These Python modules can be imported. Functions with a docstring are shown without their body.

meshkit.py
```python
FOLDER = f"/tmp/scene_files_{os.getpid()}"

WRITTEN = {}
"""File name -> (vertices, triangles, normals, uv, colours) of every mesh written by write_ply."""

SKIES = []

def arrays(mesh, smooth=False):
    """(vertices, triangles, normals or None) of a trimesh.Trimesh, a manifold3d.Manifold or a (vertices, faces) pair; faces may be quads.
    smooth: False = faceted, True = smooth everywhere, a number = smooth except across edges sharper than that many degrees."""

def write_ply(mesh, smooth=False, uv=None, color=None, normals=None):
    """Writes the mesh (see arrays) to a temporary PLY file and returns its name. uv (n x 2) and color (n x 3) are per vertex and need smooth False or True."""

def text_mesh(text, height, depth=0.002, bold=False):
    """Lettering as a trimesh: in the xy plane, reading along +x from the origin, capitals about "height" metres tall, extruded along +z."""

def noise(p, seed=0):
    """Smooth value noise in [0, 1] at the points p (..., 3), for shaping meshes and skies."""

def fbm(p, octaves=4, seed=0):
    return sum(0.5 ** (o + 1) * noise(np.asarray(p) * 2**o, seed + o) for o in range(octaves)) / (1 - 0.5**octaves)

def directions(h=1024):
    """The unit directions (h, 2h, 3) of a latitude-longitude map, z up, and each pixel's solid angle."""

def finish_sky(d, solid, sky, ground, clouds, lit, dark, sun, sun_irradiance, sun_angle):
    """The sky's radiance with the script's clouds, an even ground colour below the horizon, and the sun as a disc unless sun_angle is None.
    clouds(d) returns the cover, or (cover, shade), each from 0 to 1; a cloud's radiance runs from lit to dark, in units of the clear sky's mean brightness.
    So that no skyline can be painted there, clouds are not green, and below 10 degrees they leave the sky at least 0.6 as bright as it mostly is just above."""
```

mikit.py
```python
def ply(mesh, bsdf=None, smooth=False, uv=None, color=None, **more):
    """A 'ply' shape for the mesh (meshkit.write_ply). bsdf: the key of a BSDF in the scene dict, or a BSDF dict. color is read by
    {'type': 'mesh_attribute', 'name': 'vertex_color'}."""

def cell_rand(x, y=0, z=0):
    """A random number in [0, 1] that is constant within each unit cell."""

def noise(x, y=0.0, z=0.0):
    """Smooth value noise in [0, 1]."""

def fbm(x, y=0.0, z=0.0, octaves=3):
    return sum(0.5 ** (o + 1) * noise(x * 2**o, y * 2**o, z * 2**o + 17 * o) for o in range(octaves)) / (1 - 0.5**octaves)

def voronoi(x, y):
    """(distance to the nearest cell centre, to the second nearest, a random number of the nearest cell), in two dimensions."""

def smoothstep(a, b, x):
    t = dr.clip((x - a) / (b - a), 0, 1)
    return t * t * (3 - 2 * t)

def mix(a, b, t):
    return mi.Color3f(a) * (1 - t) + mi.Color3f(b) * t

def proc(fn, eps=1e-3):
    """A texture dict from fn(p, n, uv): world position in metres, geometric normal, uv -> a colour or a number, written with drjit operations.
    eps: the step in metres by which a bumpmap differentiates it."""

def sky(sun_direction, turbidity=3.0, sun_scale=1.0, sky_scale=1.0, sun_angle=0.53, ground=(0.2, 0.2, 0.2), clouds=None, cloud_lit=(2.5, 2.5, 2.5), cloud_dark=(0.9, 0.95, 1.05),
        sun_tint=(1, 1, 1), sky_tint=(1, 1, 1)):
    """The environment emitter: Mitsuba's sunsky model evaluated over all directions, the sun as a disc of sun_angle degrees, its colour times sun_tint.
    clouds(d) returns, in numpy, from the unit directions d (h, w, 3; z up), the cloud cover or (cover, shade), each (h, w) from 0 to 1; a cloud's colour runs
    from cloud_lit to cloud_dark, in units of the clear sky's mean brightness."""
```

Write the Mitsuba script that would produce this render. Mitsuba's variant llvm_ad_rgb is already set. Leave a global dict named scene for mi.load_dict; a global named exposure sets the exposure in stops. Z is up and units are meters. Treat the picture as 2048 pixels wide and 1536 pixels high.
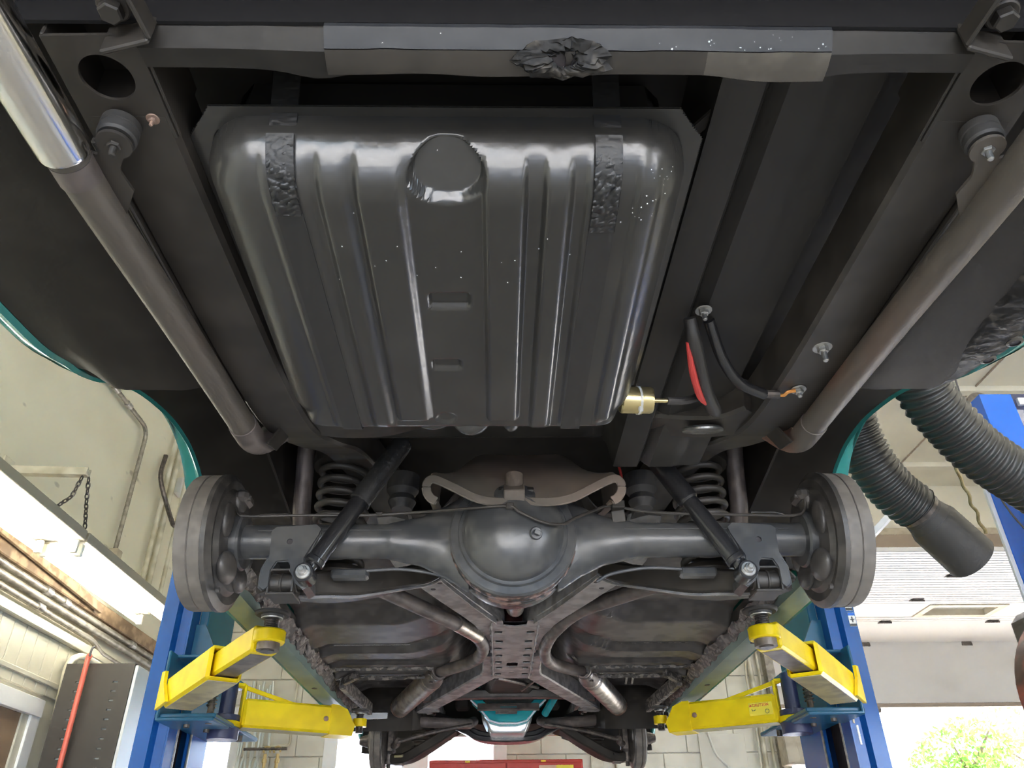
import math, numpy as np, trimesh, mitsuba as mi, mikit, meshkit
import manifold3d as m3
import shapely.geometry as sg
from mikit import noise, fbm, smoothstep, mix, proc
T = mi.ScalarTransform4f
rng = np.random.default_rng(7)
scene, labels = {}, {}

# ---------------------------------------------------------------- camera, sky, lights, exposure
# metres, z up; the origin is the middle of the car's rear axle, +y points to the car's front; the workshop floor lies at z = FLOOR
FLOOR, CEIL = -2.10, 2.75
EYE = np.array([-0.0658, -1.7030, -0.6540])
LOOK = np.array([0.02056, 0.84439, 0.53533])
UP = np.array([0.00098, -0.53546, 0.84456])
scene['camera'] = {'type': 'perspective', 'fov': 66.52, 'fov_axis': 'x', 'near_clip': 0.02, 'far_clip': 400.0,
                   'to_world': T().look_at(origin=EYE.tolist(), target=(EYE + LOOK).tolist(), up=UP.tolist())}
def cloud_cover(d):
    return np.clip((meshkit.fbm(d * np.array([3.0, 3.0, 7.0]) + 5.0, 4) - 0.45) * 3.5, 0, 0.85)
scene['sky'] = mikit.sky((0.62, 0.22, 0.80), turbidity=3.0, sun_scale=18.0, sky_scale=19.0, ground=(0.3, 0.3, 0.3), clouds=cloud_cover, sky_tint=(0.92, 0.98, 1.06))
exposure = 1.3
LAMP = (15.0, 14.3, 12.2)              # radiance of the fluorescent tubes

# ---------------------------------------------------------------- materials
def principled(key, color, rough=0.5, metal=0.0, spec=0.5, bump=None, scale=1.0, **kw):
    c = color if isinstance(color, dict) else {'type': 'rgb', 'value': list(color)}
    b = {'type': 'principled', 'base_color': c, 'roughness': rough, 'metallic': metal, 'specular': spec, **kw}
    if bump is not None:
        b = {'type': 'bumpmap', 'arbitrary': bump, 'scale': scale, 'bsdf': b}
    scene[key] = {'type': 'twosided', 'bsdf': b}
def speckle(a, b, s, lo=0.35, hi=0.7, seed=0.0):
    return proc(lambda p, n, uv: mix(a, b, smoothstep(lo, hi, fbm(p.x * s + seed, p.y * s, p.z * s))))
def grain(s, amp):
    return proc(lambda p, n, uv: amp * fbm(p.x * s, p.y * s, p.z * s), eps=0.0008)
rough_bump, fine_bump, orange_peel, lump_bump = grain(170.0, 0.0016), grain(420.0, 0.0007), grain(95.0, 0.0004), grain(75.0, 0.006)
principled('m_undercoat', speckle((0.0125, 0.0108, 0.0088), (0.0205, 0.018, 0.015), 9.0), 0.6, spec=0.22, bump=fine_bump)
principled('m_trunk', speckle((0.0155, 0.0145, 0.013), (0.024, 0.0225, 0.020), 9.0), 0.55, spec=0.4, bump=fine_bump)
principled('m_tarcoat', speckle((0.010, 0.0095, 0.009), (0.05, 0.045, 0.038), 60.0, 0.5, 0.78), 0.6, spec=0.3, bump=lump_bump)
principled('m_frame', speckle((0.021, 0.0185, 0.0155), (0.032, 0.028, 0.0235), 14.0), 0.5, bump=orange_peel)
principled('m_tank', speckle((0.0235, 0.023, 0.0215), (0.031, 0.0305, 0.0285), 6.0), 0.24, spec=0.65, bump=orange_peel)
principled('m_strap', (0.015, 0.015, 0.015), 0.5, bump=rough_bump)
principled('m_strap_tar', (0.014, 0.014, 0.014), 0.42, bump=rough_bump)
principled('m_axle', speckle((0.034, 0.036, 0.038), (0.062, 0.062, 0.060), 22.0), 0.28, bump=orange_peel)
principled('m_greasy', speckle((0.022, 0.020, 0.019), (0.16, 0.10, 0.085), 55.0, 0.42, 0.7), 0.35, bump=lump_bump)
principled('m_valance', (0.009, 0.009, 0.010), 0.7, spec=0.2)
principled('m_bar', speckle((0.017, 0.016, 0.0145), (0.027, 0.025, 0.022), 14.0), 0.55, spec=0.3, bump=orange_peel)
principled('m_saddle', speckle((0.085, 0.075, 0.062), (0.13, 0.10, 0.08), 7.0), 0.5)
principled('m_lamp_body', (0.24, 0.22, 0.17), 0.5)
principled('m_drum', speckle((0.088, 0.079, 0.069), (0.115, 0.104, 0.09), 30.0), 0.6, bump=fine_bump)
principled('m_backing', speckle((0.030, 0.028, 0.026), (0.055, 0.05, 0.045), 25.0), 0.42, bump=orange_peel)
principled('m_gloss_black', (0.009, 0.009, 0.010), 0.12, clearcoat=0.6)
principled('m_rubber', (0.025, 0.024, 0.023), 0.6)
principled('m_hose', (0.022, 0.021, 0.02), 0.42)
principled('m_pipe', proc(lambda p, n, uv: mix(mix((0.072, 0.064, 0.054), (0.092, 0.08, 0.067), fbm(p.x * 40, p.y * 12, p.z * 40)),
           (0.15, 0.070, 0.045), smoothstep(0.36, 0.62, fbm(p.x * 9 + 3, p.y * 4, p.z * 9)) * smoothstep(-1.0, -0.3, p.y))), 0.5, metal=0.25, bump=fine_bump)
principled('m_pipe_mauve', speckle((0.06, 0.05, 0.046), (0.11, 0.093, 0.086), 20.0), 0.5, metal=0.2)
principled('m_muffler', speckle((0.42, 0.38, 0.33), (0.25, 0.22, 0.19), 35.0), 0.32, metal=0.8)
principled('m_chrome', (0.78, 0.74, 0.68), 0.12, metal=1.0)
principled('m_zinc', speckle((0.42, 0.41, 0.38), (0.28, 0.27, 0.25), 60.0), 0.35, metal=0.8)
principled('m_gold', (0.62, 0.50, 0.24), 0.3, metal=0.85)
principled('m_nylon', (0.62, 0.60, 0.52), 0.4)
principled('m_red_wire', (0.55, 0.05, 0.04), 0.4)
principled('m_orange_wire', (0.6, 0.24, 0.05), 0.4)
principled('m_teal', (0.035, 0.235, 0.215), 0.14, clearcoat=0.6)
principled('m_teal_engine', (0.0, 0.22, 0.25), 0.25)
principled('m_rocker', speckle((0.075, 0.125, 0.108), (0.055, 0.095, 0.085), 8.0), 0.4)
principled('m_xmetal', speckle((0.25, 0.238, 0.23), (0.15, 0.142, 0.136), 26.0), 0.5, metal=0.1, bump=orange_peel)
principled('m_floorpan', speckle((0.030, 0.027, 0.026), (0.052, 0.047, 0.044), 18.0), 0.42, bump=rough_bump)
principled('m_crust', speckle((0.03, 0.027, 0.025), (0.11, 0.098, 0.088), 70.0, 0.45, 0.62), 0.5, bump=lump_bump)
principled('m_rusty', speckle((0.11, 0.06, 0.04), (0.24, 0.16, 0.12), 50.0), 0.6, bump=rough_bump)
principled('m_patch', speckle((0.020, 0.022, 0.025), (0.028, 0.030, 0.033), 12.0), 0.46, spec=0.25)
principled('m_patch_dull', speckle((0.055, 0.050, 0.042), (0.085, 0.078, 0.065), 40.0), 0.55, bump=fine_bump)
principled('m_fleck', (0.85, 0.85, 0.85), 0.5)
principled('m_yellow', speckle((0.84, 0.60, 0.004), (0.74, 0.51, 0.005), 10.0), 0.34, spec=0.3)
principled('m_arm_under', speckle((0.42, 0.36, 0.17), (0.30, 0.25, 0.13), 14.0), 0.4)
principled('m_bare_steel', speckle((0.16, 0.135, 0.11), (0.10, 0.08, 0.066), 30.0), 0.4, metal=0.5)
principled('m_dark_steel', speckle((0.05, 0.045, 0.042), (0.10, 0.085, 0.075), 60.0), 0.35, metal=0.5)
principled('m_blue', speckle((0.006, 0.066, 0.25), (0.005, 0.055, 0.21), 3.0), 0.26)
principled('m_carriage', speckle((0.010, 0.075, 0.145), (0.008, 0.062, 0.125), 3.0), 0.3)
principled('m_blue_bright', (0.012, 0.13, 0.60), 0.3)
principled('m_navy', (0.022, 0.027, 0.07), 0.35)
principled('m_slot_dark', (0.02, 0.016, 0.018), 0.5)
principled('m_wall', proc(lambda p, n, uv: mix((0.66, 0.62, 0.49), (0.60, 0.555, 0.43), smoothstep(0.45, 0.8, fbm(p.x * 1.7, p.y * 1.7, p.z * 2.3)))
           * (1 - 0.35 * smoothstep(0.72, 0.8, fbm(p.x * 7 + 3, p.y * 5, p.z * 9)))), 0.45, bump=grain(40.0, 0.001))
principled('m_board', (0.47, 0.445, 0.355), 0.4)
principled('m_brick', speckle((0.62, 0.585, 0.49), (0.53, 0.495, 0.41), 5.0), 0.5, bump=grain(60.0, 0.002))
principled('m_mortar', (0.54, 0.51, 0.425), 0.7)
principled('m_ceiling', speckle((0.62, 0.59, 0.50), (0.55, 0.52, 0.44), 1.5), 0.55)
principled('m_concrete', speckle((0.40, 0.38, 0.35), (0.30, 0.285, 0.265), 1.2), 0.45)
principled('m_asphalt', speckle((0.46, 0.50, 0.54), (0.40, 0.43, 0.47), 0.6), 0.8)
principled('m_beam_wood', speckle((0.12, 0.075, 0.04), (0.22, 0.155, 0.09), 18.0), 0.6)
principled('m_conduit', speckle((0.24, 0.225, 0.19), (0.15, 0.135, 0.11), 25.0), 0.36, metal=0.5)
principled('m_conduit_cream', speckle((0.60, 0.56, 0.45), (0.42, 0.38, 0.27), 9.0), 0.4)
principled('m_cabinet', (0.036, 0.031, 0.026), 0.4)
principled('m_white_paint', (0.72, 0.71, 0.68), 0.35)
principled('m_door_white', proc(lambda p, n, uv: mix((0.56, 0.535, 0.50), (0.47, 0.44, 0.40), smoothstep(0.4, 0.85, fbm(p.x * 1.5, p.y * 3, p.z * 3)))), 0.4)
principled('m_brown_trim', (0.20, 0.16, 0.125), 0.5)
principled('m_brown_door', (0.14, 0.095, 0.06), 0.5)
principled('m_coral', (0.62, 0.13, 0.085), 0.4)
principled('m_red', (0.36, 0.022, 0.012), 0.35)
principled('m_signal_yellow', (0.80, 0.63, 0.05), 0.4)
principled('m_salmon', (0.68, 0.42, 0.28), 0.4)
principled('m_ink', (0.03, 0.03, 0.035), 0.5)
principled('m_ink_red', (0.45, 0.06, 0.02), 0.5)
principled('m_badge_red', (0.62, 0.06, 0.03), 0.4)
principled('m_aluminium', (0.62, 0.63, 0.61), 0.3, metal=0.7)
principled('m_rope', speckle((0.26, 0.20, 0.09), (0.40, 0.32, 0.16), 90.0), 0.8)
principled('m_brass', (0.48, 0.36, 0.16), 0.4, metal=0.6)
principled('m_beige_box', speckle((0.42, 0.37, 0.28), (0.34, 0.29, 0.21), 15.0), 0.5)
principled('m_bark', (0.12, 0.08, 0.05), 0.8)
principled('m_car_black', (0.012, 0.011, 0.011), 0.12, clearcoat=1.0)
principled('m_flame', speckle((0.24, 0.05, 0.03), (0.05, 0.02, 0.016), 9.0), 0.3)
principled('m_socket', (0.75, 0.72, 0.6), 0.4)
scene['m_leaf'] = {'type': 'principledthin', 'base_color': {'type': 'rgb', 'value': [0.16, 0.30, 0.06]}, 'roughness': 0.5, 'diff_trans': 1.0}
scene['m_leaf_pale'] = {'type': 'principledthin', 'base_color': {'type': 'rgb', 'value': [0.24, 0.36, 0.10]}, 'roughness': 0.5, 'diff_trans': 1.0}
scene['m_pane'] = {'type': 'thindielectric', 'int_ior': 1.5}

# ---------------------------------------------------------------- mesh helpers
def add(key, mesh, mat, smooth=32, label=None, category=None, group=None, kind=None, **kw):
    base, i = key, 0
    while key in scene:
        i += 1; key = f'{base}_{i:03d}'
    if isinstance(mesh, list):
        mesh = cat(mesh)
    scene[key] = mikit.ply(mesh, mat, smooth=smooth, **kw)
    d = {k: v for k, v in (('label', label), ('category', category), ('group', group), ('kind', kind)) if v}
    if d: labels[key] = d
    return key
def thing(key, label, category, group=None):
    base, i = key, 0
    while key in labels or any(k.startswith(key + '__') for k in scene):
        i += 1; key = f'{base}_{i:03d}'
    labels[key] = {'label': label, 'category': category, **({'group': group} if group else {})}
    return key
def cat(ms):
    return trimesh.util.concatenate([trimesh.Trimesh(np.array(m.vertices), np.array(m.faces), process=False) for m in ms])
def man(m):
    return m3.Manifold(m3.Mesh(np.asarray(m.vertices, np.float32), np.asarray(m.faces, np.uint32)))
def unman(x):
    g = x.to_mesh()
    return trimesh.Trimesh(np.array(g.vert_properties[:, :3]), np.array(g.tri_verts), process=True)
def frame(z, hint=(0, 0, 1)):
    z = np.asarray(z, float); z = z / np.linalg.norm(z)
    h = np.asarray(hint, float)
    if abs(np.dot(z, h)) > 0.96: h = np.array([1.0, 0, 0]) if abs(z[0]) < 0.9 else np.array([0, 1.0, 0])
    x = np.cross(h, z); x /= np.linalg.norm(x)
    return np.stack([x, np.cross(z, x), z], 1)        # columns x, y, z
def box(c, size, R=None, bev=0.002):
    """A chamfered box: centre, full size, rotation matrix."""
    h = np.asarray(size, float) / 2; b = min(bev, h.min() * 0.6)
    P = []
    for s in np.ndindex(2, 2, 2):
        s = np.array(s) * 2 - 1
        for k in range(3):
            q = h - b; q[k] = h[k]
            P.append(s * q)
    m = trimesh.convex.convex_hull(np.array(P))
    v = np.array(m.vertices)
    if R is not None: v = v @ np.asarray(R).T
    return trimesh.Trimesh(v + np.asarray(c, float), m.faces, process=False)
def span(lo, hi, bev=0.002):
    lo, hi = np.minimum(lo, hi), np.maximum(lo, hi)
    return box((lo + hi) / 2, hi - lo, bev=bev)
def beam(a, b, w, h, hint=(0, 0, 1), bev=0.002):
    """A box from a to b, w wide (sideways), h high (along hint)."""
    a, b = np.asarray(a, float), np.asarray(b, float)
    R = frame(b - a, hint)
    return box((a + b) / 2, (w, h, np.linalg.norm(b - a)), R, bev)
def lathe(profile, origin=(0, 0, 0), axis=(0, 0, 1), n=40, closed=False):
    """profile: (radius, height) pairs turned about axis through origin."""
    pr = np.asarray(profile, float); R = frame(axis)
    a = np.arange(n) * 2 * np.pi / n
    v = np.stack([pr[:, 0, None] * np.cos(a), pr[:, 0, None] * np.sin(a), np.repeat(pr[:, 1, None], n, 1)], -1)
    f = []
    m = len(pr)
    for i in range(m if closed else m - 1):
        k = (i + 1) % m
        for j in range(n):
            l = (j + 1) % n
            f += [[i * n + j, i * n + l, k * n + l], [i * n + j, k * n + l, k * n + j]]
    t = trimesh.Trimesh(v.reshape(-1, 3) @ R.T + np.asarray(origin, float), f, process=False)
    t.merge_vertices(); t.update_faces(t.nondegenerate_faces())
    return t
def cyl(a, b, r, r2=None, n=24, bev=0.0015):
    a, b = np.asarray(a, float), np.asarray(b, float)
    L = np.linalg.norm(b - a); r2 = r if r2 is None else r2; e = min(bev, L * 0.3, r * 0.4, r2 * 0.4)
    return lathe([(0, 0), (r - e, 0), (r, e), (r2, L - e), (r2 - e, L), (0, L)], a, b - a, n)
def spline(P, per=8):
    P = np.asarray(P, float)
    if len(P) < 3: return np.linspace(P[0], P[-1], per + 1)
    Q = np.vstack([2 * P[0] - P[1], P, 2 * P[-1] - P[-2]]); out = []
    for i in range(1, len(Q) - 2):
        p0, p1, p2, p3 = Q[i - 1:i + 3]
        for t in np.arange(per) / per:
            out.append(0.5 * (2 * p1 + (p2 - p0) * t + (2 * p0 - 5 * p1 + 4 * p2 - p3) * t * t + (3 * p1 - p0 - 3 * p2 + p3) * t ** 3))
    return np.vstack([out, P[-1]])
def sweep(path, sect, up=(0, 0, 1), caps=True, transport=True):
    """Sweeps closed section(s) (k x 2, or one per point) along the path."""
    path = np.asarray(path, float); n = len(path)
    t = np.gradient(path, axis=0); t /= np.linalg.norm(t, axis=1, keepdims=True)
    S = np.asarray(sect, float); S = np.broadcast_to(S, (n,) + S.shape) if S.ndim == 2 else S
    k = S.shape[1]; V = []
    R = frame(t[0], up); x = R[:, 0]
    for i in range(n):
        if transport:
            x = x - t[i] * np.dot(x, t[i])
        else:
            x = np.cross(np.asarray(up, float), t[i])
        x = x / np.linalg.norm(x)
        y = np.cross(t[i], x)
        V.append(path[i] + S[i][:, :1] * x + S[i][:, 1:] * y)
    f = []
    for i in range(n - 1):
        for j in range(k):
            l = (j + 1) % k
            f += [[i * k + j, i * k + l, (i + 1) * k + l], [i * k + j, (i + 1) * k + l, (i + 1) * k + j]]
    V = np.vstack(V)
    if caps:
        for i, rev in ((0, True), (n - 1, False)):
            c = len(V); V = np.vstack([V, V[i * k:(i + 1) * k].mean(0)])
            for j in range(k):
                l = (j + 1) % k
                f.append([c, i * k + l, i * k + j] if rev else [c, i * k + j, i * k + l])
    return trimesh.Trimesh(V, f, process=False)
def circle(r, n=14):
    a = np.arange(n) * 2 * np.pi / n
    return np.stack([r * np.cos(a), r * np.sin(a)], 1)
def tube(P, r, n=14, per=8, smooth=True):
    path = spline(P, per) if smooth else np.asarray(P, float)
    if np.ndim(r):
        r = np.interp(np.linspace(0, 1, len(path)), np.linspace(0, 1, len(r)), r)
        return sweep(path, np.stack([circle(q, n) for q in r]))
    return sweep(path, circle(r, n))
def bent(P, rb, per=7):
    """A polyline whose corners are rounded with arcs of about radius rb."""
    P = np.asarray(P, float); out = [P[0]]
    for i in range(1, len(P) - 1):
        a, b = P[i - 1] - P[i], P[i + 1] - P[i]
        la, lb = np.linalg.norm(a), np.linalg.norm(b)
        d = min(rb, la * 0.48, lb * 0.48)
        p, q = P[i] + a / la * d, P[i] + b / lb * d
        for t in np.linspace(0, 1, per):
            out.append((1 - t) ** 2 * p + 2 * t * (1 - t) * P[i] + t * t * q)
    out.append(P[-1])
    return np.array(out)
def rect(w, h, b=0.004):
    w, h = w / 2, h / 2
    return np.array([(-w + b, -h), (w - b, -h), (w, -h + b), (w, h - b), (w - b, h), (-w + b, h), (-w, h - b), (-w, -h + b)])
def sheet(G, t):
    """A grid of points (n x m x 3) as a plate of thickness t."""
    G = np.asarray(G, float); n, m = G.shape[:2]
    du, dv = np.gradient(G, axis=0), np.gradient(G, axis=1)
    N = np.cross(du, dv); N /= np.linalg.norm(N, axis=2, keepdims=True) + 1e-12
    V = np.concatenate([(G + N * t / 2).reshape(-1, 3), (G - N * t / 2).reshape(-1, 3)])
    i, j = np.meshgrid(np.arange(n - 1), np.arange(m - 1), indexing='ij')
    q = np.stack([i * m + j, (i + 1) * m + j, (i + 1) * m + j + 1, i * m + j + 1], -1).reshape(-1, 4)
    o = n * m
    Q = [q, q[:, ::-1] + o]
    ring = [(a, 0) for a in range(n)] + [(n - 1, b) for b in range(1, m)] + [(a, m - 1) for a in range(n - 2, -1, -1)] + [(0, b) for b in range(m - 2, 0, -1)]
    r = np.array([a * m + b for a, b in ring]); r2 = np.roll(r, -1)
    Q.append(np.stack([r2, r, r + o, r2 + o], 1)[:, ::-1])
    Q = np.vstack(Q)
    return trimesh.Trimesh(V, np.vstack([Q[:, [0, 1, 2]], Q[:, [0, 2, 3]]]), process=False)
def extrude(poly, depth, origin=(0, 0, 0), x=(1, 0, 0), y=(0, 1, 0)):
    """A 2-D outline (points or shapely polygon) in the plane origin + x, y, extruded by depth along x cross y (both ways by half)."""
    if hasattr(poly, 'geoms'): return cat([extrude(g, depth, origin, x, y) for g in poly.geoms])
    if not hasattr(poly, 'exterior'): poly = sg.Polygon(poly)
    m = trimesh.creation.extrude_polygon(poly, depth, engine='earcut')
    x, y = np.asarray(x, float), np.asarray(y, float); z = np.cross(x, y)
    v = np.array(m.vertices); v[:, 2] -= depth / 2
    return trimesh.Trimesh(np.asarray(origin, float) + v[:, :1] * x + v[:, 1:2] * y + v[:, 2:] * z, m.faces, process=False)
def mirror(m, s):
    if s > 0: return m
    return trimesh.Trimesh(np.array(m.vertices) * [-1, 1, 1], np.array(m.faces)[:, ::-1], process=False)
def nut(c, axis, r=0.009, h=0.008):
    c = np.asarray(c, float); axis = np.asarray(axis, float) / np.linalg.norm(axis)
    return lathe([(0, 0), (r * 0.9, 0), (r, h * 0.15), (r, h * 0.85), (r * 0.85, h), (0, h)], c, axis, 6)
def bolt(c, axis, r=0.008, stud=0.012):
    """Washer, nut and stud end, standing on c along axis."""
    c = np.asarray(c, float); axis = np.asarray(axis, float) / np.linalg.norm(axis)
    return cat([cyl(c, c + axis * 0.002, r * 1.75, n=20, bev=0.0006), nut(c + axis * 0.002, axis, r, r * 0.95), cyl(c + axis * 0.002, c + axis * (0.003 + r * 0.95 + stud), r * 0.5, n=12)])
def rrect(cx, cy, w, h, r):
    return sg.box(cx - w / 2 + r, cy - h / 2 + r, cx + w / 2 - r, cy + h / 2 - r).buffer(r, 6)
def text(s, height, origin, x, y, depth=0.0006, bold=True, center=True):
    m = meshkit.text_mesh(s, height, depth, bold)
    v = np.array(m.vertices)
    if center: v[:, 0] -= (v[:, 0].min() + v[:, 0].max()) / 2
    x, y = np.asarray(x, float), np.asarray(y, float)
    return trimesh.Trimesh(np.asarray(origin, float) + v[:, :1] * x + v[:, 1:2] * y + v[:, 2:] * np.cross(x, y), m.faces, process=False)
def sstep(a, b, x):
    t = np.clip((x - a) / (b - a), 0, 1)
    return t * t * (3 - 2 * t)
labels['car'] = {'label': 'teal vintage car raised on the lift, seen from behind and below', 'category': 'car'}

# ---------------------------------------------------------------- the workshop
def struct(key, mesh, mat, label=None, smooth=False):
    return add(key, mesh, mat, smooth, label=label, kind='structure')
WL, WF, WB, WR = -2.50, 5.30, -4.60, 9.0       # faces of the left, front, back and right walls
XJ, WJ = 2.33, 5.66                            # right of XJ the front wall stands further back and holds the garage door
struct('floor', span((WL - .2, WB - .2, FLOOR - .1), (WR + .2, WF + .56, FLOOR)), 'm_concrete')
struct('ground_outside', [span((-40, WF + .5, FLOOR - .12), (60, 90, FLOOR - .03)), span((-40, -60, FLOOR - .12), (60, WB - .2, FLOOR - .03))], 'm_asphalt')
struct('wall_left', span((WL - .15, WB, FLOOR), (WL, WF, CEIL)), 'm_wall')
struct('wall_right', span((WR, WB, FLOOR), (WR + .15, WJ + .1, CEIL)), 'm_wall')
struct('ceiling', span((WL - .2, WB - .2, CEIL), (WR + .2, WF + .6, CEIL + .15)), 'm_ceiling')
k = 0
for x in (3.1, 3.9, 4.7, 5.5, 6.3):
    add('ceiling__seam', span((x, 0.5, CEIL - .012), (x + .012, WF - .05, CEIL + .01)), 'm_brown_trim', False)
for y in (2.2, 3.7, 5.1):
    add('ceiling__purlin', span((2.0, y, CEIL - .05), (WR, y + .08, CEIL + .01)), 'm_ceiling', False)
def wall_with_holes(x0, x1, z0, z1, holes):
    p = sg.box(x0, z0, x1, z1)
    for h in holes: p = p.difference(sg.box(*h))
    return p
OPEN_F = [(-2.44, -0.9, -2.22, .52), (-1.37, -0.9, -.08, .56)]
struct('wall_front', [extrude(wall_with_holes(WL - .15, XJ, FLOOR, CEIL, OPEN_F), .2, (0, WF + .10, 0), (1, 0, 0), (0, 0, 1)), span((XJ - .2, WF + .2, FLOOR), (XJ, WJ + .2, CEIL))], 'm_mortar')
struct('wall_front_right', extrude(wall_with_holes(XJ, WR + .15, FLOOR, CEIL, [(2.44, FLOOR + .01, 6.2, 1.20)]), .2, (0, WJ + .10, 0), (1, 0, 0), (0, 0, 1)), 'm_ceiling')
OPEN_B = [(-1.95, FLOOR + .01, 1.95, 1.25), (2.9, FLOOR + .01, 6.4, 1.25)]
struct('wall_back', extrude(wall_with_holes(WL - .15, WR + .15, FLOOR, CEIL, OPEN_B), .2, (0, WB - .10, 0), (1, 0, 0), (0, 0, 1)), 'm_wall')
# painted blocks of the front wall, where they can be told apart; the wall above them is plastered
BW, BH = .40, .20
for r, z in enumerate(np.arange(-.20, 2.0, BH)):
    x = WL - (BW / 2 if r % 2 else 0)
    while x < XJ:
        a, b = max(x, WL) + .0025, min(x + BW, XJ) - .0025
        p = sg.box(a, z + .0025, b, z + BH - .0025) if b - a > .03 else sg.Polygon()
        for h in OPEN_F: p = p.difference(sg.box(h[0] - .06, h[1], h[2] + .06, h[3] + .06))
        for g in getattr(p, 'geoms', [p]):
            if g.area > .003:
                q = g.bounds
                add('wall_front__block', box(((q[0] + q[2]) / 2, WF - .004, (q[1] + q[3]) / 2), (q[2] - q[0], .018 + .004 * rng.random(), q[3] - q[1]), bev=.004), 'm_brick', False)
        x += BW
add('wall_front__plaster', span((WL, WF - .008, 2.0), (XJ, WF + .002, CEIL), .001), 'm_brick', False)
add('wall_front_right__header_beam', span((XJ, WJ - .09, 2.055), (WR - .1, WJ + .002, 2.185)), 'm_brown_trim', False)
add('wall_front_right__rail', span((XJ, WJ - .05, 2.20), (WR - .1, WJ + .002, 2.27)), 'm_beige_box', False)
add('wall_front__pilaster', span((.70, WF - .05, FLOOR), (.80, WF + .002, 2.0)), 'm_conduit_cream', False)
add('wall_front__pilaster', span((.90, WF - .08, FLOOR), (1.02, WF + .002, 2.0)), 'm_conduit_cream', False)
# windows of the front wall: glass, frame
def window(key, x0, x1, z0, z1, bars=(), fw=.06):
    fr = [span((x0 - fw, WF - .03, z0 - fw), (x0 + .01, WF + .06, z1 + fw)), span((x1 - .01, WF - .03, z0 - fw), (x1 + fw, WF + .06, z1 + fw)),
          span((x0 - fw, WF - .03, z1 - .01), (x1 + fw, WF + .06, z1 + fw)), span((x0 - fw, WF - .03, z0 - fw), (x1 + fw, WF + .06, z0 + .01))]
    for a, b in bars: fr.append(span((a, WF - .02, z0), (b, WF + .06, z1)))
    struct(key, fr, 'm_white_paint')
    xs = [x0] + [q for ab in bars for q in ab] + [x1]
    for a, b in zip(xs[::2], xs[1::2]):
        add(key + '__pane', span((a + .005, WF + .03, z0 + .005), (b - .005, WF + .034, z1 - .005), .0005), 'm_pane', False)
window('window_1', -2.44, -2.22, -.9, .52)
window('window_2', -1.37, -.08, -.9, .56, bars=((-.83, -.62),), fw=.10)

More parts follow.
